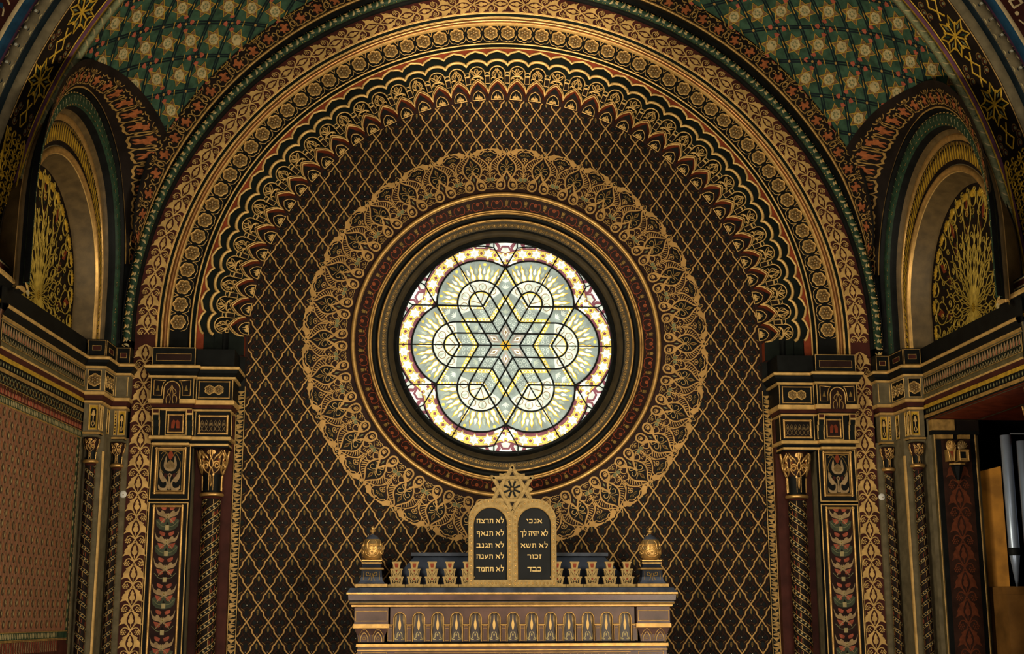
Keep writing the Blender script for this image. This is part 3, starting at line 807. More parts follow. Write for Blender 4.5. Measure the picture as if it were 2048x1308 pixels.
def vault_side(sg,th0,b):
    a=(7.03,0.0); c=(a[0]-b[0],-b[1])
    vm=vaultmap(sg)
    def pos(i,j): return (th0+i*b[0]+j*c[0],-.885+i*b[1]+j*c[1])
    K=1/DEG
    Q=Pat(); ok=lambda T,Y: (Y<-.56)&(Y>-2.20)&(T>20)&(T<88)
    def add(P,wd,m,lay,h=0): Q.line([(x*K,y) for x,y in P],wd,m,h,lay=lay)
    for i in range(-9,18):
        for j in range(-9,18):
            o=np.array(pos(i,j)); 
            if not(-2.5<o[1]<-.3 and 15<o[0]<92): continue
            eb=np.array(b); ec=np.array(c)
            for e in (eb,ec):
                d=np.array([e[0]*K,e[1]]); d/=np.linalg.norm(d); nrm=np.array([-d[1],d[0]])*.011
                for s2 in (1,-1):
                    off=nrm*s2; L=[((o[0]*K+e[0]*K*t+off[0]),(o[1]+e[1]*t+off[1])) for t in (0,.5,1)]
                    Q.line(L,.014,'blue_dark',0,lay=2)
            major=(i-j)%2==0
            ou,ov=o[0]*K,o[1]
            Q.disc(ou,ov,.013,'gold_dim',5,8)
            if major:
                for sa in (45,135,225,315):
                    t=math.radians(sa+12); cx_,cy_=ou+.058*cos(t),ov+.058*sin(t)
                    Q.line(sp([(cx_+.02*cos(t+1.9),cy_+.02*sin(t+1.9)),(cx_+.026*cos(t),cy_+.026*sin(t)),(cx_+.02*cos(t-1.9),cy_+.02*sin(t-1.9))],3),.017,'coral',lay=3)
                    Q.disc(cx_,cy_,.015,'coral',3,6)
            # star in the lozenge
            cu,cv=(o+(eb+ec)/2); cu*=K
            for k in (0,1):
                T_=[(cu+.100*cos(PI/2+k*PI/3+m_*2*PI/3),cv+.108*sin(PI/2+k*PI/3+m_*2*PI/3)) for m_ in range(3)]
                Q.poly(T_,'star_brown',2); Q.line(T_+[T_[0]],.011,'gold_line',lay=4)
            Q.poly([(cu+.050*cos(PI/6+m_*PI/3),cv+.060*sin(PI/6+m_*PI/3)) for m_ in range(6)],'cream_dim',5)
            for m_ in range(6):
                Q.disc(cu+.022*cos(m_*PI/3),cv+.024*sin(m_*PI/3),.010,'sage' ,6,6)
            # long gilt interlace between stars
            A_=o+eb*.5; B_=o+ec*.5
            Q.line([(cu-.112,cv-.065),(A_[0]*K,A_[1]+.0)],.009,'gold_line',lay=3); Q.line([(cu-.112,cv+.065),(B_[0]*K,B_[1])],.009,'gold_line',lay=3)
            A_=o+ec+eb*.5; B_=o+eb+ec*.5
            Q.line([(cu+.112,cv+.065),(A_[0]*K,A_[1])],.009,'gold_line',lay=3); Q.line([(cu+.112,cv-.065),(B_[0]*K,B_[1])],.009,'gold_line',lay=3)
    Q.put(mb,lambda u,v,w: vm(u/K,v,w*1.5),keep=lambda u,v:(v<-.58)&(v>-2.17)&(u/K>22)&(u/K<90)&~inside(v,vR(v)*np.cos(np.radians(u/K)),9.0))
vault_side(1,41.3,(2.6,-.165)); vault_side(-1,43.5,(2.8,-.165))
ceil=mb.build('ceiling'); tag(ceil,kind='structure')
# ================================================================== PIERS OF THE MAIN ARCH
mat('olive_dark',(60,64,50),0,.6,.25,20)
VB=-3.75          # lowest level built (below the picture)
def tulip(q,cx,cy,k=1.0):
    f=lambda P:[(cx+x*k,cy+y*k) for x,y in P]
    g=lambda P:[(cx-x*k,cy+y*k) for x,y in P]
    for F in (f,g):
        q.poly(F(sp([(.0,-.005),(.03,.0),(.052,.03),(.052,.07),(.036,.125),(.03,.09),(.028,.055),(.0,.04)],2)),'beige',2)
        q.poly(F(sp([(.082,.02),(.088,-.03),(.078,-.07),(.055,-.10),(.03,-.09),(.025,-.12),(.04,-.145),(.075,-.14),(.088,-.115),(.09,-.15),(.06,-.168),(.02,-.165),(.01,-.13),(.012,-.10),(.03,-.07),(.055,-.04),(.068,-.01)],2,True)),'beige',2)
        q.line(F(sp([(.055,-.02),(.080,.02),(.085,.06),(.07,.10),(.055,.13),(.03,.155)],3)),.005*k,'ochre_dim',lay=2)
        q.line(F(sp([(.02,.12),(.035,.15),(.06,.16),(.08,.14)],3)),.006*k,'ochre_dim',lay=2)
        q.poly(F([(.02,-.03),(.045,-.02),(.05,-.05),(.03,-.06)]),'maroon',2)
    q.poly(f(sp([(0,.09),(.03,.06),(.036,.03),(.0,.012),(-.036,.03),(-.03,.06)],2,True)),'bronze',3)
    q.poly(f([(-.022,.13),(-.014,.155),(0,.17),(.014,.155),(.022,.13),(.012,.10),(0,.09),(-.012,.10)]),'red',2)
    q.poly(f([(0,-.02),(.018,-.035),(.008,-.06),(.006,-.12),(.01,-.16),(-.01,-.16),(-.006,-.12),(-.008,-.06),(-.018,-.035)]),'beige',3)
    q.poly(f([(0,-.03),(.009,-.037),(0,-.055),(-.009,-.037)]),'maroon',4)
def wings(q,cx,cy):
    """one repeat (.218 high) of the long panel"""
    f=lambda P:[(cx+x,cy+y) for x,y in P]; g=lambda P:[(cx-x,cy+y) for x,y in P]
    q.poly(f([(-.098,-.02),(-.09,-.07),(-.06,-.10),(0,-.112),(.06,-.10),(.09,-.07),(.098,-.02),(.05,.0),(0,.01),(-.05,.0)]),'olive_dark',1)
    for F in (f,g):
        q.poly(F(sp([(.004,-.015),(.03,.005),(.06,.012),(.085,.03),(.098,.075),(.1,.10),(.085,.06),(.06,.045),(.055,.06),(.035,.055),(.02,.035),(.004,.04)],2)+[(.004,-.015)]),'beige',3)
        q.poly(F([(.012,.085),(.03,.095),(.06,.105),(.062,.085),(.045,.065),(.02,.062)]),'coral',3)
        q.poly(F([(.018,-.01),(.045,.0),(.075,.005),(.06,-.03),(.035,-.045),(.02,-.035)]),'coral',2)
        q.line(F(sp([(.008,-.01),(.03,-.02),(.05,-.045),(.055,-.05)],3)),.007,'beige',lay=3)
        q.line(F(sp([(.02,-.075),(.05,-.07),(.075,-.045),(.09,-.03)],3)),.005,'sage',lay=2)
    q.disc(cx,cy+.014,.013,'cream_dim',4,8,ry=.018); q.disc(cx,cy+.014,.007,'ochre_dim',5,6)
    q.poly(f([(-.016,-.105),(.016,-.105),(.017,-.065),(-.017,-.065)]),'cream_dim',3)
    q.poly(f([(-.010,-.06),(.010,-.06),(0,-.035)]),'brown',4)
def shaft(mb,X,Y,r,z0,z1,kind='big',tw=-1):
    mb.lathe([(r,z0),(r,z1)],X,Y,'brown',32)
    q=Pat(); per=.108 if kind=='big' else .088; w=2*PI*r
    H=per*3
    n=int((z1-z0)/per)+1
    for i in range(-4,n+4):
        z=z0+i*per
        # three parallel spiral bands wind round the shaft
        P=[(x,z+tw*.72*(x+w/2)) for x in np.linspace(-w/2,w/2,25)]
        wd=.040 if kind=='big' else .024
        q.line(P,wd,'gold_dim',lay=1); q.line(P,wd*.68,'black',lay=2)
        for t in np.linspace(.03,.97,15 if kind=='big' else 12):
            x=-w/2+w*t; q.disc(x,z+tw*.72*(x+w/2),wd*.24,'cream_dim',3,5)
        for t in np.linspace(.15,.85,4):
            x=-w/2+w*t; y=z+tw*.72*(x+w/2)-.012
            q.poly([(x-tw*.022,y+.024),(x+tw*.018,y+.053),(x+tw*.018,y+.084),(x-tw*.022,y+.056)],'red' if i%2 else 'maroon',1)
            q.line([(x-tw*.03,y+.02),(x-tw*.03,y+.06),(x+tw*.03,y+.10)],.004,'gold_dim',lay=2)
    q.put(mb,cyl(X,Y,r),keep=lambda u,v:(v<z1)&(v>z0))
def capital(t,X,Y,rt,rb,z0,z1,ang=0.0,mx=1):
    """carved capital: calyx with gilt flutes, crossing volutes; z0 neck, z1 top"""
    H=z1-z0; mb=MB()
    prof=[(rb*.95,z0),(rb*.95,z0+.30*H),(rb*1.02,z0+.42*H),(rt*.82,z0+.62*H),(rt*.92,z0+.82*H),(rt*1.0,z0+H),(0,z0+H)]
    mb.lathe(prof,X,Y,['black','black','maroon_dark','maroon_dark','maroon_dark','black'],32)
    zs=np.array([p[1] for p in prof[:-1]]); rs=np.array([p[0] for p in prof[:-1]])
    def bm(a0):
        def f(u,v,w):
            rr_=np.interp(z0+v,zs,rs); a=a0+u/rt
            return st(X+(rr_+w)*np.sin(a),Y-(rr_+w)*np.cos(a),z0+v)
        return f
    q=Pat(); k=H/.43; h=.014*k
    for s_ in (1,-1):
        F=lambda P:[(s_*x*k,y*k) for x,y in P]
        q.line(F(spiral(.064,.262,.010,.044,0,560,22)),.020*k,'gilt',h,lay=0)
        q.line(F(sp([(.108,.26),(.10,.225),(.075,.20),(.05,.188),(.03,.178)],3)),.026*k,'gilt',h*1.3,taper='end',lay=0)
        q.line(F(sp([(.10,.28),(.098,.32),(.085,.335),(.105,.365),(.125,.40)],3)),.026*k,'gilt',h*1.3,taper='both',lay=0)
        q.line(F(sp([(.03,.31),(.05,.345),(.08,.37),(.11,.415)],3)),.024*k,'gilt',h*1.2,taper='both',lay=0)
        q.line(F(sp([(-.03,.185),(-.01,.225),(.02,.255),(.018,.30),(.0,.33),(-.012,.37),(-.006,.41)],3)),.018*k,'gilt',h,lay=0)
        q.poly(F([(.008,.405),(.03,.41),(.045,.385),(.03,.365),(.016,.375)]),'gilt',3)
        q.line(F(sp([(.012,.17),(.012,.10),(.0,.06),(.0,.06)],3)),.012*k,'gilt',h*.8,lay=0)
        q.line(F([(.034,.165),(.034,.02)]),.012*k,'gilt',h*.8,lay=0)
        q.disc(s_*.034*k,.172*k,.014*k,'gilt',4,8)
        q.disc(s_*.085*k,.315*k,.014*k,'red',3,7)
    for a in range(8 if rt>.1 else 6):
        n=8 if rt>.1 else 6
        if a%2==0: q.put(mb,bm(ang+2*PI*a/n*1.0))
    c=mb.build('capital',t,mx)
    return c
def neck(t,X,Y,r,z,mx=1):
    mb=MB(); mb.lathe([(r*.9,z-.035),(r*1.0,z-.03),(r*1.02,z-.008)]+[(r*1.05+.016*cos(a),z+.016*sin(a)) for a in np.linspace(-PI/2,PI/2,7)]+[(r*.95,z+.018)],X,Y,['maroon','maroon','gilt']+['gilt']*8,32)
    mb.build('neck_ring',t,mx)
SIDE={-1:'left',1:'right'}
for sg in (-1,1):
    side=SIDE[sg]; other={-1:'the patterned side wall',1:'the organ opening'}[sg]
    # ---------------- pier
    t=empty('decorated_pier',(sg*3.0,-.1,-6.5),'black and gilt pier with tulip panel and vine strip, beside %s'%other,'pier','piers under the great arch')
    mb=MB()                      # body: recess behind the column and solid pilaster (built for x>0, mirrored by sg)
    mb.add([(2.36,.15,-6.5),(2.425,.14,-6.5),(2.425,.05,-6.5),(2.745,.05,-6.5),(2.745,-.12,-6.5),(3.10,-.12,-6.5),(3.10,-.15,-6.5),(3.285,-.15,-6.5),(3.285,.3,-6.5)]+
           [(2.36,.15,-.17),(2.425,.14,-.17),(2.425,.05,-.17),(2.745,.05,-.17),(2.745,-.12,-.17),(3.10,-.12,-.17),(3.10,-.15,-.17),(3.285,-.15,-.17),(3.285,.3,-.17)],
           [(i,i+1,i+10,i+9) for i in range(8)],['black','maroon','maroon','grey_olive','black','black','maroon','black'])
    mb.build('pier_body',t,sg)
    mb=MB(); v=vine(P0=.19)
    for i in range(19):
        z=-.10-.19*i
        v.put(mb,lambda u,v_,w,z=z: st(3.187+u,-.152-w,z-.19+v_))
    q=Pat(); q.line([(3.104,VB),(3.104,-.2)],.006,'gold',.003); q.put(mb,plane(-.15)); mb.build('vine_strip',t,sg)
    # leaf border on the wall edge
    mb=MB(); mb.box(2.345,2.425,.128,.16,VB,-.44,'black')
    q=Pat(); q.line([(2.349,VB),(2.349,-.44)],.006,'gold',.003); q.line([(2.420,VB),(2.420,-.44)],.006,'gold',.003)
    for i in range(38):
        z=-.48-.0865*i
        q.poly(sp([(2.352,z),(2.372,z-.004),(2.39,z-.002),(2.414,z),(2.412,z-.012),(2.398,z-.02),(2.392,z-.03),(2.39,z-.038),(2.375,z-.03),(2.366,z-.018),(2.354,z-.008)],1),'gold_dim',2)
        q.poly(sp([(2.416,z-.046),(2.398,z-.048),(2.38,z-.052),(2.356,z-.060),(2.36,z-.070),(2.38,z-.074),(2.40,z-.083),(2.416,z-.085),(2.408,z-.068),(2.414,z-.058)],1),'gold_dim',2)
        q.line([(2.36,z-.040),(2.41,z-.045)],.004,'gold',lay=2)
    q.put(mb,plane(.128)); mb.build('leaf_border',t,sg)
    # pilaster front: framed tulip panel and long panel
    x0,x1=2.752,3.092
    mb=MB(); mb.box(x0,x1,-.165,-.10,-1.475,-1.0,'black'); q=Pat()
    q.frame(x0+.006,x1-.006,-1.468,-1.012,.010,'gold',.004); q.put(mb,plane(-.165))
    q=Pat(); q.frame(2.80,3.045,-1.415,-1.035,.022,'gilt',.012); q.frame(2.818,3.027,-1.397,-1.053,.008,'gold_dim',.006); q.rect(2.82,3.025,-1.395,-1.055,'black',1); tulip(q,2.9225,-1.225,1.02); q.put(mb,plane(-.165))
    mb.build('tulip_panel',t,sg)
    mb=MB(); mb.box(x0,x1,-.165,-.10,VB,-1.492,'black'); q=Pat()
    q.frame(x0+.006,x1-.006,VB+.01,-1.498,.010,'gold',.004); q.frame(2.803,3.042,VB+.02,-1.528,.022,'gilt',.012); q.rect(2.815,3.03,VB+.02,-1.54,'maroon_dark',1)
    for i in range(10): wings(q,2.9225,-1.625-.218*i)
    q.put(mb,plane(-.165),keep=lambda u,v: v>VB-.01); mb.build('winged_ornament_panel',t,sg)
    # entablature, mitred round the pilaster block and the column block
    path=[(2.405,.14),(2.405,-.22),(2.73,-.22),(2.73,-.28),(3.105,-.28),(3.105,-.15)]
    mb=MB()
    P=[(0,-.17,'black'),(0,-.325,'black'),(.045,-.33,'gold'),(.052,-.338,'gold'),(.050,-.352,'gold'),(.042,-.358,'black'),(.03,-.385,'black'),(.005,-.415,'black'),
       (.016,-.418,'gold'),(.018,-.436,'gold'),(0,-.44,'black'),(0,-.618,'black'),(.012,-.62,'gold'),(.012,-.655,'gold'),(0,-.66,'maroon'),(-.02,-.69,'black'),(-.018,-.698,'gold'),(-.016,-.712,'gold'),(-.03,-.716,'black'),(-.03,-.93,'black'),
       (-.01,-.936,'gold'),(-.008,-.962,'gold'),(-.03,-.966,'black'),(-.045,-.992,'black'),(-.03,-.994,'gold'),(-.03,-1.012,'gold'),(-.05,-1.016,'black'),(-.10,-1.016,'black')]
    # outward must point to the nave: travel so that left is -Y  (from larger x to smaller x)
    run(mb,P,path[::-1] if False else [(x,y) for x,y in path][::1] and path[::-1])
    mb.build('entablature',t,sg)
    # panels on the entablature
    mb=MB(); q=Pat(); q.frame(2.735,3.098,-.322,-.172,.006,'gold',.003); q.frame(2.77,3.065,-.285,-.225,.005,'gold_dim',.002); q.rect(2.773,3.062,-.282,-.228,'maroon_dark',1)
    q.put(mb,plane(-.281)); mb.build('impost_block_panel',t,sg)
    mb=MB(); q=Pat()                      # arched niche block over the pilaster
    q.line([(2.737,-.44),(2.737,-.62)],.007,'gold',.003); q.line([(3.098,-.44),(3.098,-.62)],.007,'gold',.003)
    for s_ in (1,-1):
        c=2.918
        P1=[(c+s_*.155,-.455),(c+s_*.155,-.59),(c+s_*.088,-.59),(c+s_*.086,-.52),(c+s_*.075,-.48),(c+s_*.055,-.462)]
        q.poly(P1,'brown',1); q.line(P1+[P1[0],P1[1]],.009,'gilt',.007,lay=1)
        q.disc(c+s_*.12,-.53,.018,'teal_dark',3,6,ry=.03); q.poly([(c+s_*.12,-.50),(c+s_*.135,-.55),(c+s_*.105,-.55)],'ochre_dim',4)
    q.poly([(c-.068,-.665),(c-.068,-.54)]+[(c+.068*cos(math.radians(a)),-.54+.072*sin(math.radians(a))) for a in range(180,-1,-15)]+[(c+.068,-.665)],'maroon_dark',12)
    q.line([(c-.068,-.62),(c-.068,-.54)]+[(c+.068*cos(math.radians(a)),-.54+.072*sin(math.radians(a))) for a in range(170,9,-15)]+[(c+.068,-.54),(c+.068,-.62)],.009,'gold',.006,lay=12)
    for s_ in (1,-1):
        q.line([(c+s_*x,y) for x,y in sp([(.0,-.50),(.012,-.53),(.03,-.545),(.036,-.57),(.02,-.585),(.04,-.60),(.045,-.63),(.04,-.66)],3)],.006,'gold_dim',lay=14)
        q.line([(c+s_*x,y) for x,y in sp([(.0,-.52),(.014,-.58),(.008,-.62),(.016,-.66)],3)],.006,'gold_dim',lay=14)
    q.put(mb,plane(-.281)); mb.build('niche_block',t,sg)
    mb=MB(); q=Pat(); q.line([(2.412,-.44),(2.412,-.62)],.006,'gold',.003); q.line([(2.722,-.44),(2.722,-.62)],.006,'gold',.003)
    q.frame(2.44,2.70,-.60,-.458,.011,'gilt',.008); q.put(mb,plane(-.221))
    t2=mb.build('flower_panel',t,sg)
    rm=rosette_mb(.66,'black')
    for x in (2.53,2.61):
        o=rm.build('flower'); o.parent=t2; o['_w']=t['_w']; o.location=Vector((sg*x,-.224,-.529+ZO))-Vector(t['_w']); 
    mb=MB(); q=Pat(); q.line([(2.413,-.716),(2.413,-.93)],.007,'gold',.003); q.line([(2.722,-.716),(2.722,-.93)],.007,'gold',.003)
    q.frame(2.45,2.69,-.905,-.755,.020,'gilt',.010); q.rect(2.46,2.68,-.895,-.765,'brown',2)
    for i in range(6):
        x=2.478+.037*i
        q.line(sp([(x-.016,-.885),(x,-.865),(x-.014,-.835),(x,-.79),(x+.014,-.835),(x,-.865),(x+.016,-.885)],2),.004,'bronze',lay=3); q.disc(x,-.825,.006,'bronze',3,6,ry=.014)
    q.put(mb,plane(-.191)); mb.build('lace_panel',t,sg)
    mb=MB(); q=Pat(); 
    q.frame(2.795,2.965,-.928,-.718,.007,'gold',.003); q.frame(2.818,2.942,-.905,-.755,.016,'gilt',.010); q.rect(2.826,2.934,-.897,-.763,'maroon_dark',2)
    q.poly([(2.845,-.87),(2.845,-.82),(2.862,-.795),(2.88,-.81),(2.898,-.795),(2.915,-.82),(2.915,-.87)],'red',3); q.poly([(2.87,-.88),(2.88,-.80),(2.89,-.88)],'black',4)
    q.put(mb,plane(-.251)); mb.build('square_panel',t,sg)
    mc=None
    for x in (2.757,3.040):
        mb=MB(); 
        pr=[(0,0),(.055,0),(.058,-.03),(.05,-.045),(.048,-.06),(.03,-.09),(.014,-.14),(.012,-.215),(0,-.22)]
        A=[(x-.026,-.25-a,-.715+b) for a,b in pr]; B=[(x+.026,-.25-a,-.715+b) for a,b in pr]; n=len(pr)
        mb.add(A+B,[(i,i+1,i+1+n,i+n) for i in range(n-1)],['black','maroon','gold','black','blackgreen','blackgreen','blackgreen','black'])
        mb.add(A+B,[tuple(range(n)),tuple(range(2*n-1,n-1,-1))],'black')
        for xs in (-.027,.027):
            for i in range(1,n-2):
                a,b=pr[i],pr[i+1]; mb.box(x+xs-.004,x+xs+.004,-.25-max(a[0],b[0])-.003,-.25-min(a[0],b[0])+.003,-.715+b[1],-.715+a[1],'gold')
        mb.build('scroll_bracket',t,sg)
    # ---------------- great column
    X,Y,r=2.578,-.045,.079
    tc=empty('carved_column',(sg*X,Y,-6.5),'thick spiral-painted column with gilt capital under the great arch, nearer %s'%other,'column','columns under the great arch')
    mb=MB(); shaft(mb,X,Y,r,VB,-1.455); mb.build('shaft',tc,sg)
    mb=MB(); mb.lathe([(.0,-6.5),(.13,-6.5),(.13,-6.35),(.10,-6.3),(r,-6.25),(r,VB)],X,Y,'teal_dark'); mb.build('lower_shaft',tc,sg)
    neck(tc,X,Y,r*1.06,-1.422,sg); capital(tc,X,Y,.135,.082,-1.405,-1.025,0,sg)
    mb=MB(); mb.box(2.432,2.724,-.185,.05,-1.025,-1.013,'black'); mb.build('abacus',tc,sg)
# ================================================================== SIDE BAYS
for sg in (-1,1):
    left=sg<0; SP=.055 if left else 0.0
    XW=lambda y: 3.585+SP*np.maximum(-.62-np.asarray(y,float),0)
    xe=float(XW(-2.3)); where='left' if left else 'right'
    nxt='patterned side wall' if left else 'organ opening'
    # ---------- corner pier
    t=empty('corner_pier',(sg*3.45,-.45,-6.5),'stepped grey corner pier with gilt rosette panels, beside the %s'%nxt,'pier')
    base=[(3.575,-.62),(3.42,-.61),(3.41,-.28),(3.285,-.28),(3.285,-.10)]
    body=[(3.585,-.62),(3.575,-.50),(3.42,-.49),(3.41,-.19),(3.285,-.18),(3.285,-.10)]
    mb=MB(); run(mb,[(0,-.95,'grey_olive'),(0,-6.5,'grey_olive')],body)
    q=Pat(); 
    mb.add([(3.42-.006,-.49-.006,z) for z in (VB,-1.10)]+[(3.42+.010,-.497,z) for z in (VB,-1.10)]+[(3.412,-.478,z) for z in (VB,-1.10)],[(0,2,3,1),(0,1,5,4)],'gold')
    mb.box(3.36,3.80,-.12,0,-.17,1.9,'black')
    mb.build('pier_body',t,sg)
    mb=MB()
    P=[(.0,-.17,'black'),(0,-.318,'black'),(.042,-.322,'gold'),(.05,-.33,'gold'),(.048,-.345,'gold'),(.04,-.35,'black'),(.03,-.372,'black'),(.006,-.398,'black'),(.016,-.402,'gold'),(.018,-.418,'gold'),(.004,-.422,'grey_olive'),(0,-.43,'grey_olive'),
       (0,-.612,'grey_olive'),(.012,-.616,'gold'),(.012,-.64,'gold'),(0,-.645,'maroon'),(-.02,-.68,'maroon_dark'),(-.016,-.688,'gold'),(-.014,-.706,'gold'),(-.03,-.71,'grey_olive'),(-.03,-.945,'grey_olive'),(-.015,-.95,'gold_dim'),(-.015,-.968,'black'),(-.03,-.972,'grey_olive'),(-.04,-.99,'grey_olive'),(-.13,-.995,'grey_olive')]
    run(mb,P,base)
    mb.add([(3.575,-.62,-.17),(3.42,-.61,-.17),(3.41,-.28,-.17),(3.285,-.28,-.17),(3.285,0,-.17),(3.6,0,-.17)],[(0,1,2,3,4,5)],'black')
    mb.build('entablature',t,sg)
    segs=[((3.575,-.62),(3.42,-.61),'flower'),((3.42,-.61),(3.41,-.28),'triple'),((3.41,-.28),(3.285,-.28),'plain')]
    for k_,(a,b,kind) in enumerate(segs):
        L=math.hypot(b[0]-a[0],b[1]-a[1]); fm=face(a,b)
        mb=MB(); q=Pat()
        q.frame(.008,L-.008,-.312,-.18,.006,'gold_dim',.003); q.frame(L*.28,L*.72,-.265,-.225,.005,'gold_dim',.002); q.rect(L*.3,L*.7,-.262,-.228,'maroon',1)
        q.put(mb,fm); mb.build('plinth_inset',t,sg); mb=MB(); q=Pat()
        if kind!='plain':
            q.rect(.02,L-.03,-.60,-.435,'black',1); q.frame(.02,L-.03,-.60,-.435,.008,'gold',.005)
        else:
            q.line([(.012,-.60),(.012,-.435)],.008,'gold',.004); q.line([(L-.012,-.60),(L-.012,-.435)],.008,'gold',.004)
        q.put(mb,fm); panel=mb.build('panel',t,sg)
        if kind!='plain':
            n=1 if kind=='flower' else 3
            rm=rosette_mb(.85 if n==1 else .80)
            for i in range(n):
                u=L*(.5 if n==1 else (.24+.25*i)); pxy=fm(np.array([u]),np.array([-.518]),np.array([.004]))[0]
                o=rm.build('flower'); o.parent=panel; o['_w']=t['_w']; o.location=Vector((sg*pxy[0],pxy[1],pxy[2]+ZO))-Vector(t['_w'])
                o.rotation_euler=(0,0,0 if n==1 else -sg*PI/2)
        # gilt fretted panels of the lower tier (set back .03)
        mb=MB(); q=Pat(); spans={'flower':[(.045,.115)],'triple':[(.0,.05),(.075,.12),(.26,.33)],'plain':[(.012,.03),(.045,.105)]}[kind]
        for (u0,u1) in spans:
            w_=u1-u0
            q.rect(u0,u1,-.93,-.725,'gold_yellow',1); q.frame(u0,u1,-.93,-.725,.006,'gold',.004,lay=1)
            if w_>.04:
                c=(u0+u1)/2; h=w_/2-.013
                q.poly([(c-h,-.915),(c-h,-.765),(c-h*.5,-.745),(c,-.755),(c+h*.5,-.745),(c+h,-.765),(c+h,-.915)],'black',2)
                q.poly([(c-.006,-.765),(c+.006,-.765),(c+h*.75,-.81),(c+.004,-.815),(c+.004,-.85),(c-.004,-.85),(c-.004,-.815),(c-h*.75,-.81)],'gold',3)
                q.line([(c,-.85),(c-h*.6,-.88),(c,-.905),(c+h*.6,-.88)],.007,'gold',closed=True,lay=3)
            else:
                for i in range(7): q.disc((u0+u1)/2,-.745-.027*i,w_*.28,'brown',2,6,ry=.009)
        q.put(mb,lambda u,v,w: fm(u,v,w-.028)); mb.build('fretted_panel',t,sg)
    # ---------- thin columns
    for ci,(X,Y,r,desc) in enumerate(((3.357,-.245,.036,'nearer the great arch'),(3.503,-.565,.040,'nearer the %s'%('patterned side wall' if left else 'organ opening')))):
        tc=empty('thin_column',(sg*X,Y,-6.5),'thin spiral-painted column with gilt capital on the %s, the one %s'%(where,desc),'column')
        mb=MB(); shaft(mb,X,Y,r,VB,-1.215,'small',-1 if ci==0 else 1); mb.build('shaft',tc,sg)
        mb=MB(); mb.lathe([(0,-6.5),(r*1.7,-6.5),(r*1.7,-6.4),(r,-6.3),(r,VB)],X,Y,'teal_dark'); mb.build('lower_shaft',tc,sg)
        neck(tc,X,Y,r*1.1,-1.195,sg); capital(tc,X,Y,.066,.038,-1.185,-1.0,0,sg)
    # ---------- side wall
    ys=np.linspace(-.60,-2.62,9)
    mb=MB()
    zt=-.80 if not left else -6.5
    def wallstrip(mb,z0,z1,m,dx=0.0):
        G=np.array([[(float(XW(y))-dx,y,z) for z in (z0,z1)] for y in ys]); mb.grid(G,m,False)
    wallstrip(mb,-.17,-.36,'black'); 
    if left:
        wallstrip(mb,-.36,-6.5,'salmon')
    else:
        wallstrip(mb,-.36,-.80,'grey_olive')
        mb.add([(3.585,-.62,-.80),(4.6,-.62,-.80),(4.6,-2.6,-.80),(3.585,-2.6,-.80)],[(0,1,2,3)],'red')
        mb.add([(3.61,-.64,-.803),(3.63,-.64,-.803),(3.63,-2.6,-.803),(3.61,-2.6,-.803),(4.02,-.64,-.803),(4.05,-.64,-.803),(4.05,-2.6,-.803),(4.02,-2.6,-.803)],[(0,1,2,3),(4,5,6,7)],'grey_olive')
        # chamber behind the opening
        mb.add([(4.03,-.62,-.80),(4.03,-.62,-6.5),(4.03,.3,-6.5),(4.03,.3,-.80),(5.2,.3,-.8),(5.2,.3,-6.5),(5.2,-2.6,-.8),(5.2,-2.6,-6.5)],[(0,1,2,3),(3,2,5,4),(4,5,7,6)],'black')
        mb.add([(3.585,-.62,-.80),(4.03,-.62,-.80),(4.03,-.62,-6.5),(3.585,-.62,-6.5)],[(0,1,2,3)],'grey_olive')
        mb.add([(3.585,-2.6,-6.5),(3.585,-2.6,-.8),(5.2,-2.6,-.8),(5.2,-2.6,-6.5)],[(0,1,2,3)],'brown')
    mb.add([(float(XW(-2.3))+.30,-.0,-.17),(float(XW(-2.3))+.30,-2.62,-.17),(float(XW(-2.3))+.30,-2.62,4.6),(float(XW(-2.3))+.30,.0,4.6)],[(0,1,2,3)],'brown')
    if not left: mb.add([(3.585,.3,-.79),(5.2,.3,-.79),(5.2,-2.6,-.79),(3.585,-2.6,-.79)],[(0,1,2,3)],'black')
    wall=mb.build('wall_left' if left else 'wall_right',None,sg); tag(wall,kind='structure')
    # ---------- cornice along the wall
    ct=empty('wall_cornice',(sg*3.585,-1.4,-.5),'long gilt cornice with pointed-leaf frieze on the %s side wall, under the blind arch'%where,'cornice')
    mb=MB(); wp=[(float(XW(-2.60)),-2.60),(3.585,-.60)]
    P=[(0,-.315,'black'),(.042,-.322,'gold'),(.05,-.33,'gold'),(.048,-.345,'gold'),(.04,-.35,'black'),(.03,-.372,'black'),(.008,-.398,'gold'),(.014,-.412,'gold_dim'),(.006,-.425,'grey_olive'),(-.0,-.432,'black'),(0.003,-.436,'blackgreen'),(.003,-.575,'black'),(.008,-.58,'olive'),(.014,-.595,'olive'),(.014,-.618,'gold'),(.01,-.632,'maroon'),(.0,-.67,'maroon'),(.006,-.674,'gold_yellow'),(.006,-.706,'black'),(.001,-.710,'black'),(.001,-.757,'gold_dim'),(.008,-.76,'gold_dim'),(.008,-.788,'black'),(0,-.80,'black')]
    run(mb,P,wp); mb.build('moulding',ct,sg)
    fm=face(wp[0],wp[1]); L=math.hypot(wp[1][0]-wp[0][0],wp[1][1]-wp[0][1])
    mb=MB(); q=Pat(); n=int(L/.052)
    for i in range(n):
        u=.03+i*(L-.06)/n+.026
        q.poly(sp([(u-.017,-.52),(u-.02,-.49),(u,-.445),(u+.02,-.49),(u+.017,-.52)],2),'beige',1); q.poly([(u-.008,-.515),(u,-.465),(u+.008,-.515)],'coral',2)
        q.line([(u-.022,-.57),(u,-.535),(u+.022,-.57)],.007,'cream_dim',lay=1); q.disc(u,-.562,.007,'bronze',1,5)
        q.line([(u-.026,-.525),(u-.018,-.515),(u+.018,-.515),(u+.026,-.525)],.005,'olive',lay=1)
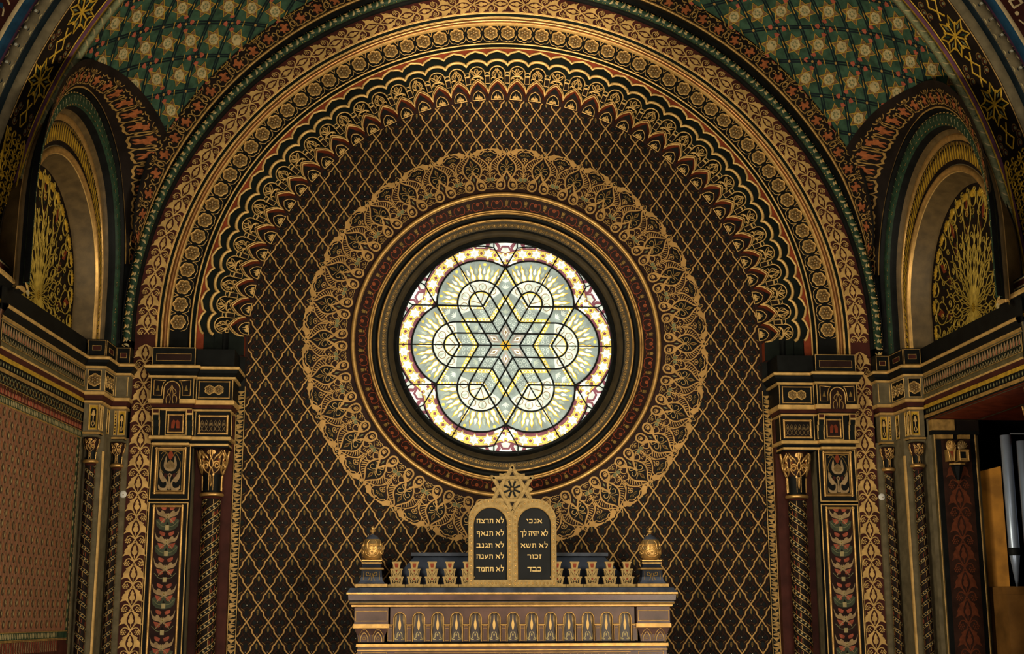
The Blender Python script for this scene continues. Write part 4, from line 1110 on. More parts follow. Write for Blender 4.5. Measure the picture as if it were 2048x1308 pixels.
    q.frame(.02,L-.02,-.575,-.438,.007,'gold_dim',.003)
    q.put(mb,lambda u,v,w: fm(u,v,w+.004)); mb.build('leaf_frieze',ct,sg)
    mb=MB(); q=Pat(); n=int(L/.056)
    for i in range(n):
        u=.03+(i+.5)*(L-.06)/n; q.disc(u,-.733,.0115,'sage',1,6,ry=.017); q.disc(u,-.733,.006,'cream_dim',2,5,ry=.010)
    q.put(mb,lambda u,v,w: fm(u,v,w+.002)); mb.build('dentil_row',ct,sg)
    if left:
        # painted bands and tile-like paper under the cornice
        mb=MB(); q=Pat()
        q.rect(0,L,-.83,-.79,'brown',1)
        q.rect(0,L,-.868,-.795,'brown',1); 
        n=int(L/.07)
        for i in range(n):
            u=.02+(i+.5)*(L-.04)/n
            q.line([(u-.033,-.86),(u+.033,-.80)],.006,'sage',lay=2); q.line([(u-.033,-.80),(u+.033,-.86)],.006,'sage',lay=2); q.disc(u,-.83,.010,'ochre_dim',3,6,ry=.02)
            for z in (-.872,-.883): q.disc(u,z,.008,'ochre_dim',3,5)
            q.poly([(u-.03,-.93),(u-.026,-.905),(u-.016,-.893),(u-.006,-.905),(u-.002,-.93)],'coral',2); q.poly([(u+.004,-.93),(u+.008,-.905),(u+.018,-.893),(u+.028,-.905),(u+.032,-.93)],'coral',2)
            q.line([(u,-.935),(u,-.90)],.005,'cream_dim',lay=3)
            q.disc(u-.017,-.972,.011,'cream_dim',3,8,ry=.021); q.disc(u+.018,-.972,.011,'cream_dim',3,8,ry=.021)
        q.rect(0,L,-.945,-.87,'maroon',1)
        q.rect(0,L,-.998,-.947,'green_dark',2)
        for z in (-.79,-.868,-.945,-.999,-1.005): q.line([(0,z),(L,z)],.006,'gold_dim',.002,lay=2)
        # paper
        zb=-2.56; u1=L-.115
        q.rect(0,u1,zb,-1.005,'paper',1)
        for r_ in range(22):
            for c_ in range(17):
                u=u1-.05-c_*.118-(.059 if r_%2 else 0); z=-1.05-.0765*r_
                if u<.0 or z<zb+.03: continue
                q.disc(u,z,.024,'paper_dark',3,10,ry=.031); q.disc(u,z,.017,'salmon',4,8,ry=.023); q.disc(u,z,.012,'olive',5,8,ry=.019); q.disc(u,z,.008,'cream_dim',6,6,ry=.016)
                for dx,dz in ((.059,.0765),(-.059,.0765)):
                    q.line(sp([(u+dx*.5-.03*np.sign(dx)*0,z+dz*.5-.036),(u+dx*.5+.012,z+dz*.5),(u+dx*.5,z+dz*.5+.036)],2),.006,'beige',lay=2)
                q.disc(u+.059,z,.017,'paper_light',2,8,ry=.026)
        # border on the corner side and below
        q.rect(u1,u1+.055,zb,-1.005,'green_dark',2)
        for i in range(21): q.disc(u1+.027,-1.05-.073*i,.013,'cream_dim',3,8,ry=.026)
        q.rect(u1+.055,L,zb-.1,-1.005,'paper_dark',2)
        for i in range(40): q.line(arc(u1+.06,-1.03-.039*i,.03,60,-60,5),.006,'beige',lay=3); q.disc(u1+.098,-1.05-.039*i,.008,'orange',3,5)
        q.line([(L-.012,VB),(L-.012,-1.0)],.01,'olive',.006,lay=2); q.line([(u1,zb),(u1,-1.005)],.006,'gold_dim',lay=3)
        q.rect(0,u1+.055,zb-.055,zb,'green_dark',2)
        for i in range(48): 
            u=.02+i*.035
            if u<u1+.04: q.disc(u,zb-.027,.011,'cream_dim',3,8,ry=.021)
        for z in (zb,zb-.055,zb-.065): q.line([(0,z),(u1+.055,z)],.006,'gold_dim',.002,lay=3)
        q.rect(0,L,VB,zb-.065,'maroon',1)
        for i in range(70):
            u=.01+i*.0245
            if u<L: q.line([(u,zb-.07),(u,zb-.13),(u+.012,zb-.15)],.009,'coral' if i%2 else 'beige',lay=2)
        q.put(mb,lambda u,v,w: fm(u,v,w+.001)); mb.build('painted_wall_pattern',wall,sg)
    # ---------- blind arch
    Yc,Zc=SC[0],.15
    zcr=lambda r: np.interp(r,[.92,1.03,1.085,1.15,1.22,1.5,1.62],[.15,.17,.36,.44,.45,.36,.33])
    ba=empty('blind_arch',(sg*3.6,Yc,Zc),'gilt blind arch with lace tympanum high on the %s side wall'%where,'arch')
    def sidearch(u,r,dx,hug=False):      # u radians from the top, + towards the back wall
        u=np.asarray(u,float); t=np.clip(u,-PI/2,PI/2); leg=np.where(np.abs(u)>PI/2,(np.abs(u)-PI/2)/.32,0)
        zc_=zcr(r); y=Yc+r*np.sin(t); z=zc_+r*np.cos(t)-leg*(zc_+.17); x=XW(np.minimum(y,-.0))-dx
        if hug:
            xv=np.sqrt(np.maximum(vR(y)**2-z*z,1.0))-.014; k=np.clip((r-1.215)/.14,0,1); x=np.where(xv<x,x+(xv-x)*k,x)
        return st(x,y,z)
    def ring(mb,prof,smooth=False,leg=.32,n=72):
        A=np.concatenate([[-PI/2-leg],np.linspace(-PI/2,PI/2,n+1),[PI/2+leg]])
        G=np.stack([sidearch(A,p[0],p[1]) for p in prof],1); mb.grid(G,[p[2] for p in prof[:-1]],smooth)
    mb=MB(); ring(mb,[(.90,-.16,'bronze_wall'),(.93,-.14,'bronze_wall'),(.965,-.01,'bronze_wall'),(.972,.0,'gold')]+[(1.0-.022*cos(a),.004+.028*sin(a),'gilt') for a in np.linspace(0,PI,9)]+[(1.024,.0,'grey_olive'),(1.035,.004,'black')],True)
    mb.build('inner_roll',ba,sg)
    mb=MB(); ring(mb,[(1.03,.004,'brown'),(1.075,.020,'gold')]+[(1.082-.007*cos(a),.024+.014*sin(a),'gilt') for a in np.linspace(0,PI,7)]+[(1.090,.03,'bronze_wall'),(1.102,.05,'bronze_wall'),(1.106,.07,'black')])
    q=Pat()
    for i in range(78):
        u=-1.9+i*.0493
        q.poly([(u-.012,.01),(u-.016,.03),(u,.062),(u+.016,.03),(u+.012,.01)],'gold_yellow',2); q.line([(u+.0246,.008),(u+.0246,.045)],.006,'gold_dim',lay=2); q.disc(u+.0246,.055,.006,'gold_dim',2,5)
    q.put(mb,lambda u,v,w: sidearch(u,1.032+v*.68,.010+.25*v+w)); mb.build('leaf_archivolt',ba,sg)
    mb=MB(); ring(mb,[(1.106,.07,'black'),(1.11,.10,'black'),(1.114,.12,'black')]+[(1.152-.034*cos(a),.125+.036*sin(a),'green_dark') for a in np.linspace(0,PI,9)]+[(1.19,.13,'black'),(1.205,.155,'black'),(1.212,.18,'black')],True)
    q=Pat()
    for i in range(60):
        u=-1.9+i*.066
        for d in (-.008,.008): q.line([(u-.022+d,-.034),(u+.022+d,.034)],.010,'gold',.003,lay=1)
        q.poly([(u-.035,.02),(u-.02,.03),(u-.012,.005),(u-.02,-.015),(u-.036,-.005)],'cream_dim',1)
    q.put(mb,lambda u,v,w: sidearch(u,1.152+(.034+w)*np.sin(v/.034),.125+(.036+w)*np.cos(v/.034)))
    mb.build('rope_moulding',ba,sg)
    mb=MB()
    A=np.linspace(-1.45,1.45,80); rs=np.linspace(1.214,1.52,9)
    G=np.stack([sidearch(A,r,.185+.36*(r-1.22),True) for r in rs],1); mb.grid(G,'brown',False); mb.grid(np.stack([sidearch(A,r,.19+.36*(r-1.22)) for r in (1.214,1.228)],1),'gold_dim',False)
    q=Pat()
    def bq(u,v,w): 
        P_=sidearch(u,1.235+v*1.0,.185+.36*(.015+v),True); P_[:,0]-=w+.003; return P_
    for i in range(9):
        for s_ in (1,-1):
            d=(i+.5)*.24*s_
            if abs(d)>1.4: continue
            for bb,o in ((b1,-.058),(b2,.058)):
                bb.put(mb,lambda u,v,w,d=d,o=o: bq(d+o+u/1.3,.02+v*1.45,w))
            fu.put(mb,lambda u,v,w,d=d: bq(d+.12+u/1.3,.03+v*1.45,w))
    mb.build('beast_border',ba,sg)
    # tympanum lace
    mb=MB(); K=32
    P=[(Yc+.92*sin(a),Zc+.92*cos(a)) for a in np.linspace(-PI/2,PI/2,K+1)]+[(Yc+.92,-.33),(Yc-.92,-.33)]
    mb.add([(float(XW(y))+.165,y,z) for y,z in P],[tuple(range(len(P)))],'brown')
    def ty(u,v,w): return st(XW(Yc+u)+.165-w,Yc+u,v)
    q=Pat(); zc=.02; G1='gold_lace'
    for i in range(26):
        a=2*PI*i/26
        def W(r,d=0.0): return (1.14*r*sin(a+d),zc+1.38*r*cos(a+d))
        q.line(sp([W(.03),W(.12,.06),W(.22,-.05),W(.32,.07),W(.42,-.03),W(.50,.05)],3),.010,G1,.006,lay=2)
        q.line(sp([W(.03),W(.12,-.06),W(.22,.05),W(.32,-.07),W(.42,.03),W(.50,-.05)],3),.010,G1,.006,lay=2)
        if i%2==0:
            q.line(sp([W(.10,.12),W(.2,.10),W(.3,.14),W(.38,.08),W(.46,.12),W(.55,.12)],3),.008,G1,.005,lay=2)
            q.poly([W(.40,.05),W(.46,.10),W(.54,.04),W(.47,-.03)],'maroon',1); q.poly([W(.55,0),W(.60,.05),W(.68,0),W(.60,-.05)],'red',1)
            q.line(sp([W(.48,.04),W(.56,.12),W(.64,.10),W(.70,.02),W(.66,-.06),W(.58,-.02)],3),.012,G1,.008,lay=2,taper='both')
            q.line(sp([W(.48,-.04),W(.56,-.12),W(.64,-.10),W(.70,-.02)],3),.012,G1,.008,lay=2,taper='both')
        q.line(sp([W(.20,.12),W(.24,0),W(.20,-.12)],3),.008,G1,.005,lay=2); q.line(sp([W(.34,.12),W(.39,0),W(.34,-.12)],3),.008,G1,.005,lay=2)
    for ring_,(r_,n_) in enumerate(((.30,18),(.45,26),(.60,34),(.73,40))):
        for i in range(n_):
            a=2*PI*(i+.5*(ring_%2))/n_; c0,c1=1.1*r_*sin(a),zc+1.35*r_*cos(a)
            q.line(spiral(c0,c1,.006,.036,90+ring_*90,90+ring_*90+(430 if i%2 else -430),10),.009,G1,.005,lay=2)
            if i%3==0: q.disc(c0,c1-.05,.014,'green_dark',1,6)
    for i in range(10):
        a=2*PI*i/10; q.poly([(.0,zc),(.05*sin(a-.2),zc+.05*cos(a-.2)),(.11*sin(a),zc+.11*cos(a)),(.05*sin(a+.2),zc+.05*cos(a+.2))],'gold_yellow',4)
    for i in range(-9,10):      # palmettes all round the edge
        a=PI/2*i/8.5; r=.80
        if abs(i)<=8: cy_,cz_=r*sin(a),.13+r*cos(a)
        else: cy_,cz_=math.copysign(.80,i),-.02
        a_=max(-PI/2,min(PI/2,a))
        for d in (-.9,-.45,0,.45,.9):
            q.dome(cy_+.045*sin(a_+d),cz_+.045*cos(a_+d),.016,.012,'gold_yellow',2,7,2,ry=.034,rot=-(a_+d))
        q.line([(cy_-.03*sin(a_)+.05*cos(a_),cz_-.03*cos(a_)-.05*sin(a_)),(cy_+.05*sin(a_),cz_+.05*cos(a_))][:0] or sp([(cy_+.06*cos(a_)+.05*sin(a_),cz_-.06*sin(a_)+.05*cos(a_)),(cy_-.04*sin(a_)+.05*cos(a_),cz_-.04*cos(a_)-.05*sin(a_)),(cy_-.07*sin(a_),cz_-.07*cos(a_)),(cy_-.04*sin(a_)-.05*cos(a_),cz_-.04*cos(a_)+.05*sin(a_)),(cy_-.06*cos(a_)+.05*sin(a_),cz_+.06*sin(a_)+.05*cos(a_))],3),.010,G1,.008,lay=2)
    for z0 in (-.10,-.20,-.30):
        for i in range(-7,8):
            y0=i*.11; q.line(sp([(y0-.05,z0),(y0,z0+.05),(y0+.05,z0),(y0,z0-.05),(y0-.05,z0)],2),.009,G1,.006,lay=2); q.poly([(y0,z0+.03),(y0+.02,z0),(y0,z0-.03),(y0-.02,z0)],'green_dark',1)
    q.put(mb,ty,keep=lambda u,v: ((np.hypot(u,v-Zc)<.915)|(v<Zc))&(np.abs(u)<.915)&(v>-.335)); mb.build('lace_tympanum',ba,sg)
# ================================================================== FRONT ARCH OF THE BAY
fa=empty('transverse_arch',(0,-2.4,3.9),'nearest arch band with gilt interlaced stars, blue roll and leafy rope moulding','arch')
XF={1:3.66,-1:3.74}
mb=MB(); sweep(mb,[(3.80,-2.10,'olive')]+[(3.825-.026*cos(a),-2.12-.028*sin(a),'sage') for a in np.linspace(0,PI,7)]+[(3.853,-2.12,'gold_yellow'),(3.860,-2.135,'purple'),(3.868,-2.15,'purple'),(3.872,-2.165,'olive')],120,.02,True)
q=Pat()
for i in range(-58,59):
    u=i*.105
    q.line(sp([(u-.03,-.025),(u,0),(u+.01,.03)],2),.014,'cream_dim',.003,lay=1,taper='both'); q.line([(u+.02,-.03),(u+.045,.03)],.006,'gold_dim',.002,lay=1); q.disc(u+.06,0,.012,'green',1,6)
def frope(Rc,Yc_,rr_):
    def f(u,v,w):
        t=np.clip(np.asarray(u,float)/Rc,-PI/2,PI/2); a=v/rr_; R=Rc+(rr_+w)*np.sin(a); leg=np.maximum(np.abs(u)-Rc*PI/2,0)
        return st(R*np.sin(t),Yc_-(rr_+w)*np.cos(a),R*np.cos(t)-leg)
    return f
q.put(mb,frope(3.825,-2.12,.026)); mb.build('inner_leaf_roll',fa)
# star band on the soffit
mb=MB(); SB=[(3.872,-2.165),(3.895,-2.57)]
sweep(mb,[(*SB[0],'brown'),(*SB[1],'gold_dim')],120,0)
def sb(u,v,w):      # u along, v across 0...406
    t=np.clip(np.asarray(u,float)/3.88,-PI/2,PI/2); R=3.872+v*.057-w; leg=np.maximum(np.abs(u)-3.88*PI/2,0)
    return st(R*np.sin(t),-2.165-v,R*np.cos(t)-leg)
q=Pat(); per=.62
def lozz(q,cx,cy):
    # eight-petalled star flower
    for k in range(8):
        a=PI/4*k+PI/8; 
        p0=(cx,cy); p1=(cx+.10*cos(a-.28),cy+.12*sin(a-.28)); p2=(cx+.17*cos(a),cy+.185*sin(a)); p3=(cx+.10*cos(a+.28),cy+.12*sin(a+.28))
        q.line([p1,p2,p3],.019,'gold_yellow',.004,lay=3)
        q.line([(cx,cy),(cx+.12*cos(a+PI/8),cy+.13*sin(a+PI/8))],.017,'gold_yellow',.004,lay=3)
        q.line([(cx+.12*cos(a+PI/8),cy+.13*sin(a+PI/8)),p3],.017,'gold_yellow',.004,lay=3); q.line([(cx+.12*cos(a-PI/8),cy+.13*sin(a-PI/8)),p1],.017,'gold_yellow',.004,lay=3)
        q.poly([(cx+.06*cos(a),cy+.06*sin(a)),(cx+.10*cos(a-.1),cy+.10*sin(a-.1)),(cx+.135*cos(a),cy+.14*sin(a)),(cx+.10*cos(a+.1),cy+.10*sin(a+.1))],'green_dark' if k%2 else 'sage',2)
    q.disc(cx,cy,.022,'gold_yellow',4,8)
for i in range(-9,10):
    u=i*per+.31
    lozz(q,u,.205)
    q.line([(u+.17,.165),(u+.24,.20),(u+.31,.145),(u+.38,.20),(u+.45,.165)],.019,'gold_yellow',.004,lay=3)
    q.line([(u+.17,.245),(u+.24,.20),(u+.31,.265),(u+.38,.20),(u+.45,.245)],.019,'gold_yellow',.004,lay=3)
    for dx,dy in ((.25,.09),(.37,.09),(.25,.32),(.37,.32),(.31,.06),(.31,.35)):
        q.disc(u+dx,dy,.028,'maroon',1,8); q.disc(u+dx,dy,.014,'sage',2,6)
        q.line(spiral(u+dx,dy,.018,.04,0,300,8),.006,'ochre_dim',lay=2)
q.line([(x,.018) for x in np.linspace(-6.3,6.3,160)],.012,'gold_yellow',.004,lay=2); q.line([(x,.395) for x in np.linspace(-6.3,6.3,160)],.012,'gold_dim',.004,lay=2)
q.put(mb,sb,keep=lambda u,v:np.abs(u)<3.88*PI/2-1.02)
# fretted lower ends of the band
q=Pat()
for s_ in (1,-1):
    e=3.88*PI/2
    for i in range(27):
        for j in range(4):
            u=s_*(e+.10-i*.042); v=.06+j*.09
            if i%2: q.line([(u-.02,v-.04),(u+.02,v+.04)],.014,'gold_yellow',.004,lay=2); q.line([(u-.02,v+.04),(u+.02,v-.04)],.014,'gold_yellow',.004,lay=2)
            else: q.line(spiral(u,v,.01,.034,j*90,j*90+330,7),.016,'gold_yellow',.004,lay=2)
    for v in (.02,.385): q.line([(s_*(e+.12),v),(s_*(e-1.0),v)],.03,'gold_yellow',.005,lay=2)
q.put(mb,sb); mb.build('star_interlace_band',fa)
mb=MB(); sweep(mb,[(3.895,-2.57,'grey_olive'),(3.91,-2.60,'grey_olive'),(3.945,-2.62,'blue_dark'),(3.985,-2.60,'blue_dark'),(3.992,-2.62,'olive')]+[(4.035-.042*cos(a),-2.62-.045*sin(a),'grey_olive') for a in np.linspace(0,PI,9)]+[(4.08,-2.62,'purple'),(4.098,-2.63,'blue'),(4.16,-2.64,'cream'),(4.195,-2.645,'maroon'),(4.20,-2.64,'maroon')],120,.02,True)
q=Pat()
for i in range(-44,45):
    u=i*.145
    for d in (-.014,.014): q.line([(u-.04+d,-.055),(u+.04+d,.055)],.009,'gold',.004,lay=1)
    q.disc(u+.06,.0,.026,'blue_dark',1,8,ry=.03); q.disc(u+.06,.0,.012,'white_dot',2,6); q.disc(u+.075,.03,.010,'green',2,6)
    q.line(sp([(u-.06,.05),(u-.03,.02),(u+.0,.03)],2),.014,'cream_dim',.003,lay=1,taper='both'); q.line(sp([(u+.02,-.05),(u+.045,-.045),(u+.07,-.052)],2),.012,'cream_dim',.003,lay=1,taper='both')
q.put(mb,frope(4.035,-2.62,.043)); mb.build('leafy_rope_roll',fa)
# spandrel face with interlaced bands
mb=MB(); n=120; 
G=np.array([[(r*sin(a),-2.645,r*cos(a)) for r in (4.19,6.3)] for a in np.linspace(-PI/2,PI/2,n)]); mb.grid(G,'maroon',False)
for s_ in (1,-1): mb.add([(s_*4.19,-2.645,0),(s_*6.3,-2.645,0),(s_*6.3,-2.645,-.17),(s_*4.19,-2.645,-.17)],[(0,1,2,3)],'maroon')
q=Pat()
for i in range(-18,19):
    u=i*.62
    q.line([(u-.20,.10),(u-.20,.04),(u-.13,.04),(u-.13,.085)],.026,'cream',.004,lay=2)
    q.line([(u-.20,.13),(u+.10,.13),(u+.10,.05),(u+.04,.05),(u+.04,.09)],.026,'cream',.004,lay=2)
    q.line([(u-.02,.02),(u-.02,.42)],.026,'cream',.004,lay=3); q.line([(u-.10,.13),(u+.22,.36)],.026,'cream',.004,lay=3); q.line([(u+.05,.13),(u-.25,.34)],.026,'cream',.004,lay=3)
    q.line(sp([(u+.20,.03),(u+.26,.06),(u+.24,.12),(u+.18,.15),(u+.24,.20),(u+.30,.15),(u+.33,.08),(u+.30,.03)],3),.012,'cream',lay=2)
    q.poly([(u+.25,.05),(u+.29,.08),(u+.27,.14),(u+.23,.17),(u+.255,.10)],'blue',2); q.disc(u+.15,.045,.018,'cream',2,8)
    q.poly([(u+.30,.24),(u+.36,.30),(u+.30,.38),(u+.24,.30)],'orange',2); q.line([(u+.30,.22),(u+.37,.30),(u+.30,.40),(u+.23,.30)],.012,'cream',closed=True,lay=3)
q.put(mb,archmap(4.20,-2.645)); mb.build('spandrel_face',fa)
for sg in (1,-1):
    X0=XF[sg]; tx='organ pipes' if sg>0 else 'patterned side wall'
    pr=empty('foreground_pier',(sg*(X0+.4),-2.45,-6.5),'grey and gilt pier cut by the picture edge, before the %s'%tx,'pier')
    mb=MB(); path=[(X0+.9,-2.90),(X0,-2.90),(X0,-2.32),(X0+.9,-2.32)]
    # travel so that the nave side is outward (left): from front corner backwards
    P=[(-.3,.02,'grey_olive'),(-.02,.015,'grey_olive'),(0,.01,'blue_dark'),(.0,.0,'cream_dim'),(.0,-.012,'maroon'),(.0,-.055,'cream_dim'),(.0,-.068,'blue_dark'),(.0,-.12,'black'),(.09,-.125,'gold'),(.095,-.15,'gold'),(.085,-.16,'black'),(.025,-.21,'black'),(.01,-.255,'gold_yellow'),(.018,-.275,'gold_yellow'),(.002,-.28,'blue_dark'),(.0,-.455,'grey_olive'),
       (.008,-.46,'gold_yellow'),(.012,-.505,'maroon'),(-.01,-.55,'maroon'),(.0,-.56,'gold_yellow'),(.004,-.59,'grey_olive'),(-.03,-.60,'grey_olive'),(-.03,-.89,'gold_yellow'),(-.02,-.90,'gold_yellow'),(-.03,-.92,'grey_olive'),(-.10,-.925,'grey_olive'),(-.10,-6.5,'grey_olive')]
    seg=[(X0+.9,-2.90),(X0,-2.90),(X0,-2.32),(X0+.9,-2.32)]
    run(mb,P,seg); mb.build('pier_body',pr,sg)
    mb=MB(); q=Pat(); fm=face((X0,-2.90),(X0,-2.32)); L=.58
    q.frame(.01,L-.01,-.455,-.285,.014,'gold_yellow',.006)
    for i in range(6):
        u=.05+i*.09; q.line([(u-.03,-.37),(u,-.30),(u+.03,-.37),(u,-.44)],.007,'gold_dim',closed=True,lay=1)
        q.dome(u,-.36,.024,.016,'pipe',2,8,3,ry=.045); q.dome(u,-.375,.014,.02,'gilt',3,8,2,ry=.02)
    q.put(mb,fm); mb.build('jewelled_panel',pr,sg)
    mb=MB(); q=Pat()
    for u0,u1 in ((L-.07,L-.01),(L-.24,L-.12),(L-.42,L-.30)):
        q.rect(u0,u1,-.88,-.62,'gold_yellow',1); q.rect(u0+(u1-u0)*.3,u1-(u1-u0)*.25,-.86,-.66,'black',2); q.line([((u0+u1)/2,-.84),((u0+u1)/2,-.70)],.014,'gold',lay=3)
        q.frame(u0,u1,-.88,-.62,.008,'gold',.004)
    q.put(mb,lambda u,v,w: fm(u,v,w-.028)); mb.build('fretted_panel',pr,sg)
    tc=empty('thin_column',(sg*(X0+.08),-2.36,-6.5),'part of a dark column with gilt capital at the %s picture edge, in front of the %s'%('left' if sg<0 else 'right',tx),'column')
    mb=MB(); mb.lathe([(0,-6.5),(.05,-6.5),(.045,-6.3),(.045,-1.2)],X0+.08,-2.36,'teal_dark'); mb.build('shaft',tc,sg)
    neck(tc,X0+.08,-2.36,.05,-1.19,sg); capital(tc,X0+.08,-2.36,.085,.045,-1.18,-.93,0,sg)
# ================================================================== ORGAN OPENING (right)
o=empty('jamb_panel',(3.8,-.64,-6.5),'dark red painted jamb strip with faint orange leaves inside the organ opening','panel')
mb=MB(); mb.box(3.62,4.0,-.66,-.62,-6.5,-.90,'olive'); q=Pat(); q.rect(3.64,3.985,VB,-.93,'black',1); q.rect(3.685,3.944,VB,-.98,'brown_red',2)
q.line([(3.63,VB),(3.63,-.93)],.012,'gold_dim',.003); q.line([(3.99,VB),(3.99,-.93)],.014,'gold_dim',.003)
vo=vine(m='rust',P0=.235)
for i in range(12):
    vo.put(mb,lambda u,v,w,i=i: st(3.815+u*.86,-.662-w*1.2,-1.36-.235*i+v*1.0),)
q.put(mb,plane(-.66)); mb.build('painted_strip',o)
mb=MB(); mb.box(3.60,3.80,-.70,-.62,-.90,-.81,'gold_dim'); mb.box(3.80,4.02,-.68,-.62,-.90,-.81,'brown'); mb.box(3.60,4.02,-.68,-.62,-.935,-.90,'black'); mb.box(3.63,3.78,-.70,-.62,-.975,-.94,'gold_dim'); mb.box(3.83,3.93,-.70,-.62,-.975,-.94,'gold_dim')
mb.build('moulded_head',o)
cb=empty('corbel',(3.80,-.70,-1.35),'small gilt shell corbel hanging on the dark red jamb in the organ opening','corbel')
mb=MB()
n=16
mb.lathe([(0,-1.34),(.012,-1.335),(.028,-1.30),(.055,-1.215),(.07,-1.205),(.07,-1.19),(.05,-1.185)],3.79,-.72,['gold_dim','black','black','black','gold_dim','black'],8,False); mb.build('tapered_drop',cb)
mb=MB(); mb.box(3.79,3.88,-.775,-.66,-1.175,-1.075,'gold_dim'); q=Pat(); q.rect(3.803,3.85,-1.15,-1.095,'black',1); q.frame(3.797,3.873,-1.168,-1.082,.010,'gilt',.006); q.put(mb,plane(-.775)); mb.build('block',cb)
for x,rt_ in ((3.735,0),(3.84,1)):
    mb=MB(); q=Pat()
    g_='gilt' if not rt_ else 'bronze'
    for k in range(-3,4):
        a=k*.40; q.line([(x+.010*sin(a),-1.085+.02),(x+.044*sin(a),-1.085+.03+.052*cos(a))],.009,g_,.010,lay=10)
    q.dome(x,-1.04,.044,.014,'gold_dim' if not rt_ else 'bronze',1,14,3,ry=.050); q.put(mb,plane(-.745 if not rt_ else -.73)); mb.build('shell',cb)
mb=MB(); mb.box(3.71,3.765,-.745,-.66,-1.17,-1.07,'gold_dim'); q=Pat(); q.poly([(3.722,-1.08),(3.755,-1.08),(3.74,-1.15)],'red',1); q.line([(3.70,-1.05),(3.712,-1.10),(3.72,-1.17)],.012,'gilt',.008); q.line([(3.775,-1.05),(3.765,-1.10),(3.758,-1.17)],.012,'gilt',.008); q.put(mb,plane(-.746)); mb.build('bracket',cb)
ob=empty('wooden_case',(4.15,-.5,-6.5),'honey-coloured wooden box side of the organ behind the pipes','organ case')
mb=MB(); mb.add([(4.045,-.52,-6.5),(4.215,-.62,-6.5),(4.30,-.45,-6.5),(4.13,-.35,-6.5),(4.045,-.52,-1.24),(4.215,-.62,-1.20),(4.30,-.45,-1.20),(4.13,-.35,-1.24)],[(0,1,5,4),(1,2,6,5),(2,3,7,6),(3,0,4,7),(4,5,6,7)],['wood','wood_dark_or_shaded','wood_dark_or_shaded','wood','wood']); mb.build('upper_box',ob)  # turned-away faces take the darker wood, so their shade is in the colour
mb=MB(); mb.add([(4.04,-.535,-6.5),(4.215,-.64,-6.5),(4.04,-.535,-2.22),(4.215,-.64,-2.22)],[(0,1,3,2)],'wood_dark_or_shaded'); mb.add([(4.215,-.64,-6.5),(4.9,-.64,-6.5),(4.9,-.64,-2.22),(4.215,-.64,-2.22)],[(0,1,2,3)],'wood_dark_or_shaded'); mb.build('lower_box',ob)
for k,(x,zt,lab) in enumerate(((3.862,-1.055,'tallest grey metal organ pipe beside the wooden case'),(3.99,-1.10,'grey metal organ pipe second from the wooden case'),(4.10,-1.14,'grey metal organ pipe nearest the picture edge'))):
    y=-1.55; p_=empty('organ_pipe',(x,y,-2.2),lab,'organ pipe','organ pipes')
    mb=MB(); mb.lathe([(.026,zt-.02),(.040,zt),(.042,zt-.001),(.042,-1.94)],x,y,'pipe',24); mb.build('pipe_body',p_)
    mb=MB(); mb.lathe([(.042,-1.94),(.044,-1.945),(.044,-1.99),(.040,-2.0)],x,y,'black',24); mb.build('pipe_mouth',p_)
    mb=MB(); mb.lathe([(.040,-2.0),(.038,-2.01),(.008,-2.24),(0,-2.24)],x,y,'pipe',24); mb.build('pipe_foot',p_)
mb=MB(); mb.box(3.72,4.6,-1.68,-1.42,-2.30,-2.24,'wood_dark_or_shaded'); tag(mb.build('pipe_rack',None,1,(4.1,-1.55,-2.3)),'dark wooden rack board carrying the organ pipe feet','rack')
mb=MB(); mb.box(3.72,4.6,-1.68,-1.42,-6.5,-2.301,'wood_dark_or_shaded'); tag(mb.build('organ_chest',None,1,(4.1,-1.55,-6.5)),'dark wooden chest under the organ pipe rack','organ case')
# ---------------- round white discs on the corner strips
for sg in (-1,1):
    mb=MB(); q=Pat(); q.dome(0,0,.031,.012,'white_plastic',0,20,3); q.disc(.004,-.004,.006,'bronze',12,6)
    mb.lathe([(0,0)],0,0,'black',3) if 0 else None
    q.put(mb,lambda u,v,w: st(sg*3.303+u,-.186-w,-1.43+v))
    tag(mb.build('round_disc',None,1,(sg*3.303,-.186,-1.43)),'small round white disc on the grey strip nearer the %s'%('patterned side wall' if sg<0 else 'organ opening'),'detector')
# ================================================================== ARK
AX=-.018
AY=-.85
ark=empty('torah_ark',(0,-.45,-6.5),'brown marble ark with gilt mouldings and small arcade, below the rose window','ark')
def mould(mb,prof,hw,yf,yb=.14):
    run(mb,prof,[(hw,yb),(hw,yf),(-hw,yf),(-hw,yb)])
mb=MB()
mould(mb,[(-.60,-2.21,'slate'),(-.02,-2.228,'slate'),(.005,-2.262,'slate'),(.008,-2.266,'gilt'),(.008,-2.279,'gilt'),(-.004,-2.284,'marble'),(-.008,-2.328,'black'),(-.018,-2.336,'marble_dark'),(-.018,-2.344,'gilt'),(-.014,-2.350,'gilt'),(-.018,-2.358,'marble'),(-.03,-2.364,'gilt'),(-.032,-2.378,'marble'),(-.06,-2.382,'marble')],1.333,AY)
mb.build('top_cornice',ark)
mb=MB()     # frieze with round arches between the end blocks
zt,zb=-2.382,-2.652; yF=-.80
mb.box(-.99,.99,yF+.03,.1,zb,zt,'marble')
q=Pat(); sp_=.1523
for i in range(14):       # spandrel slab with openings
    pass
P=[]
mbx=mb
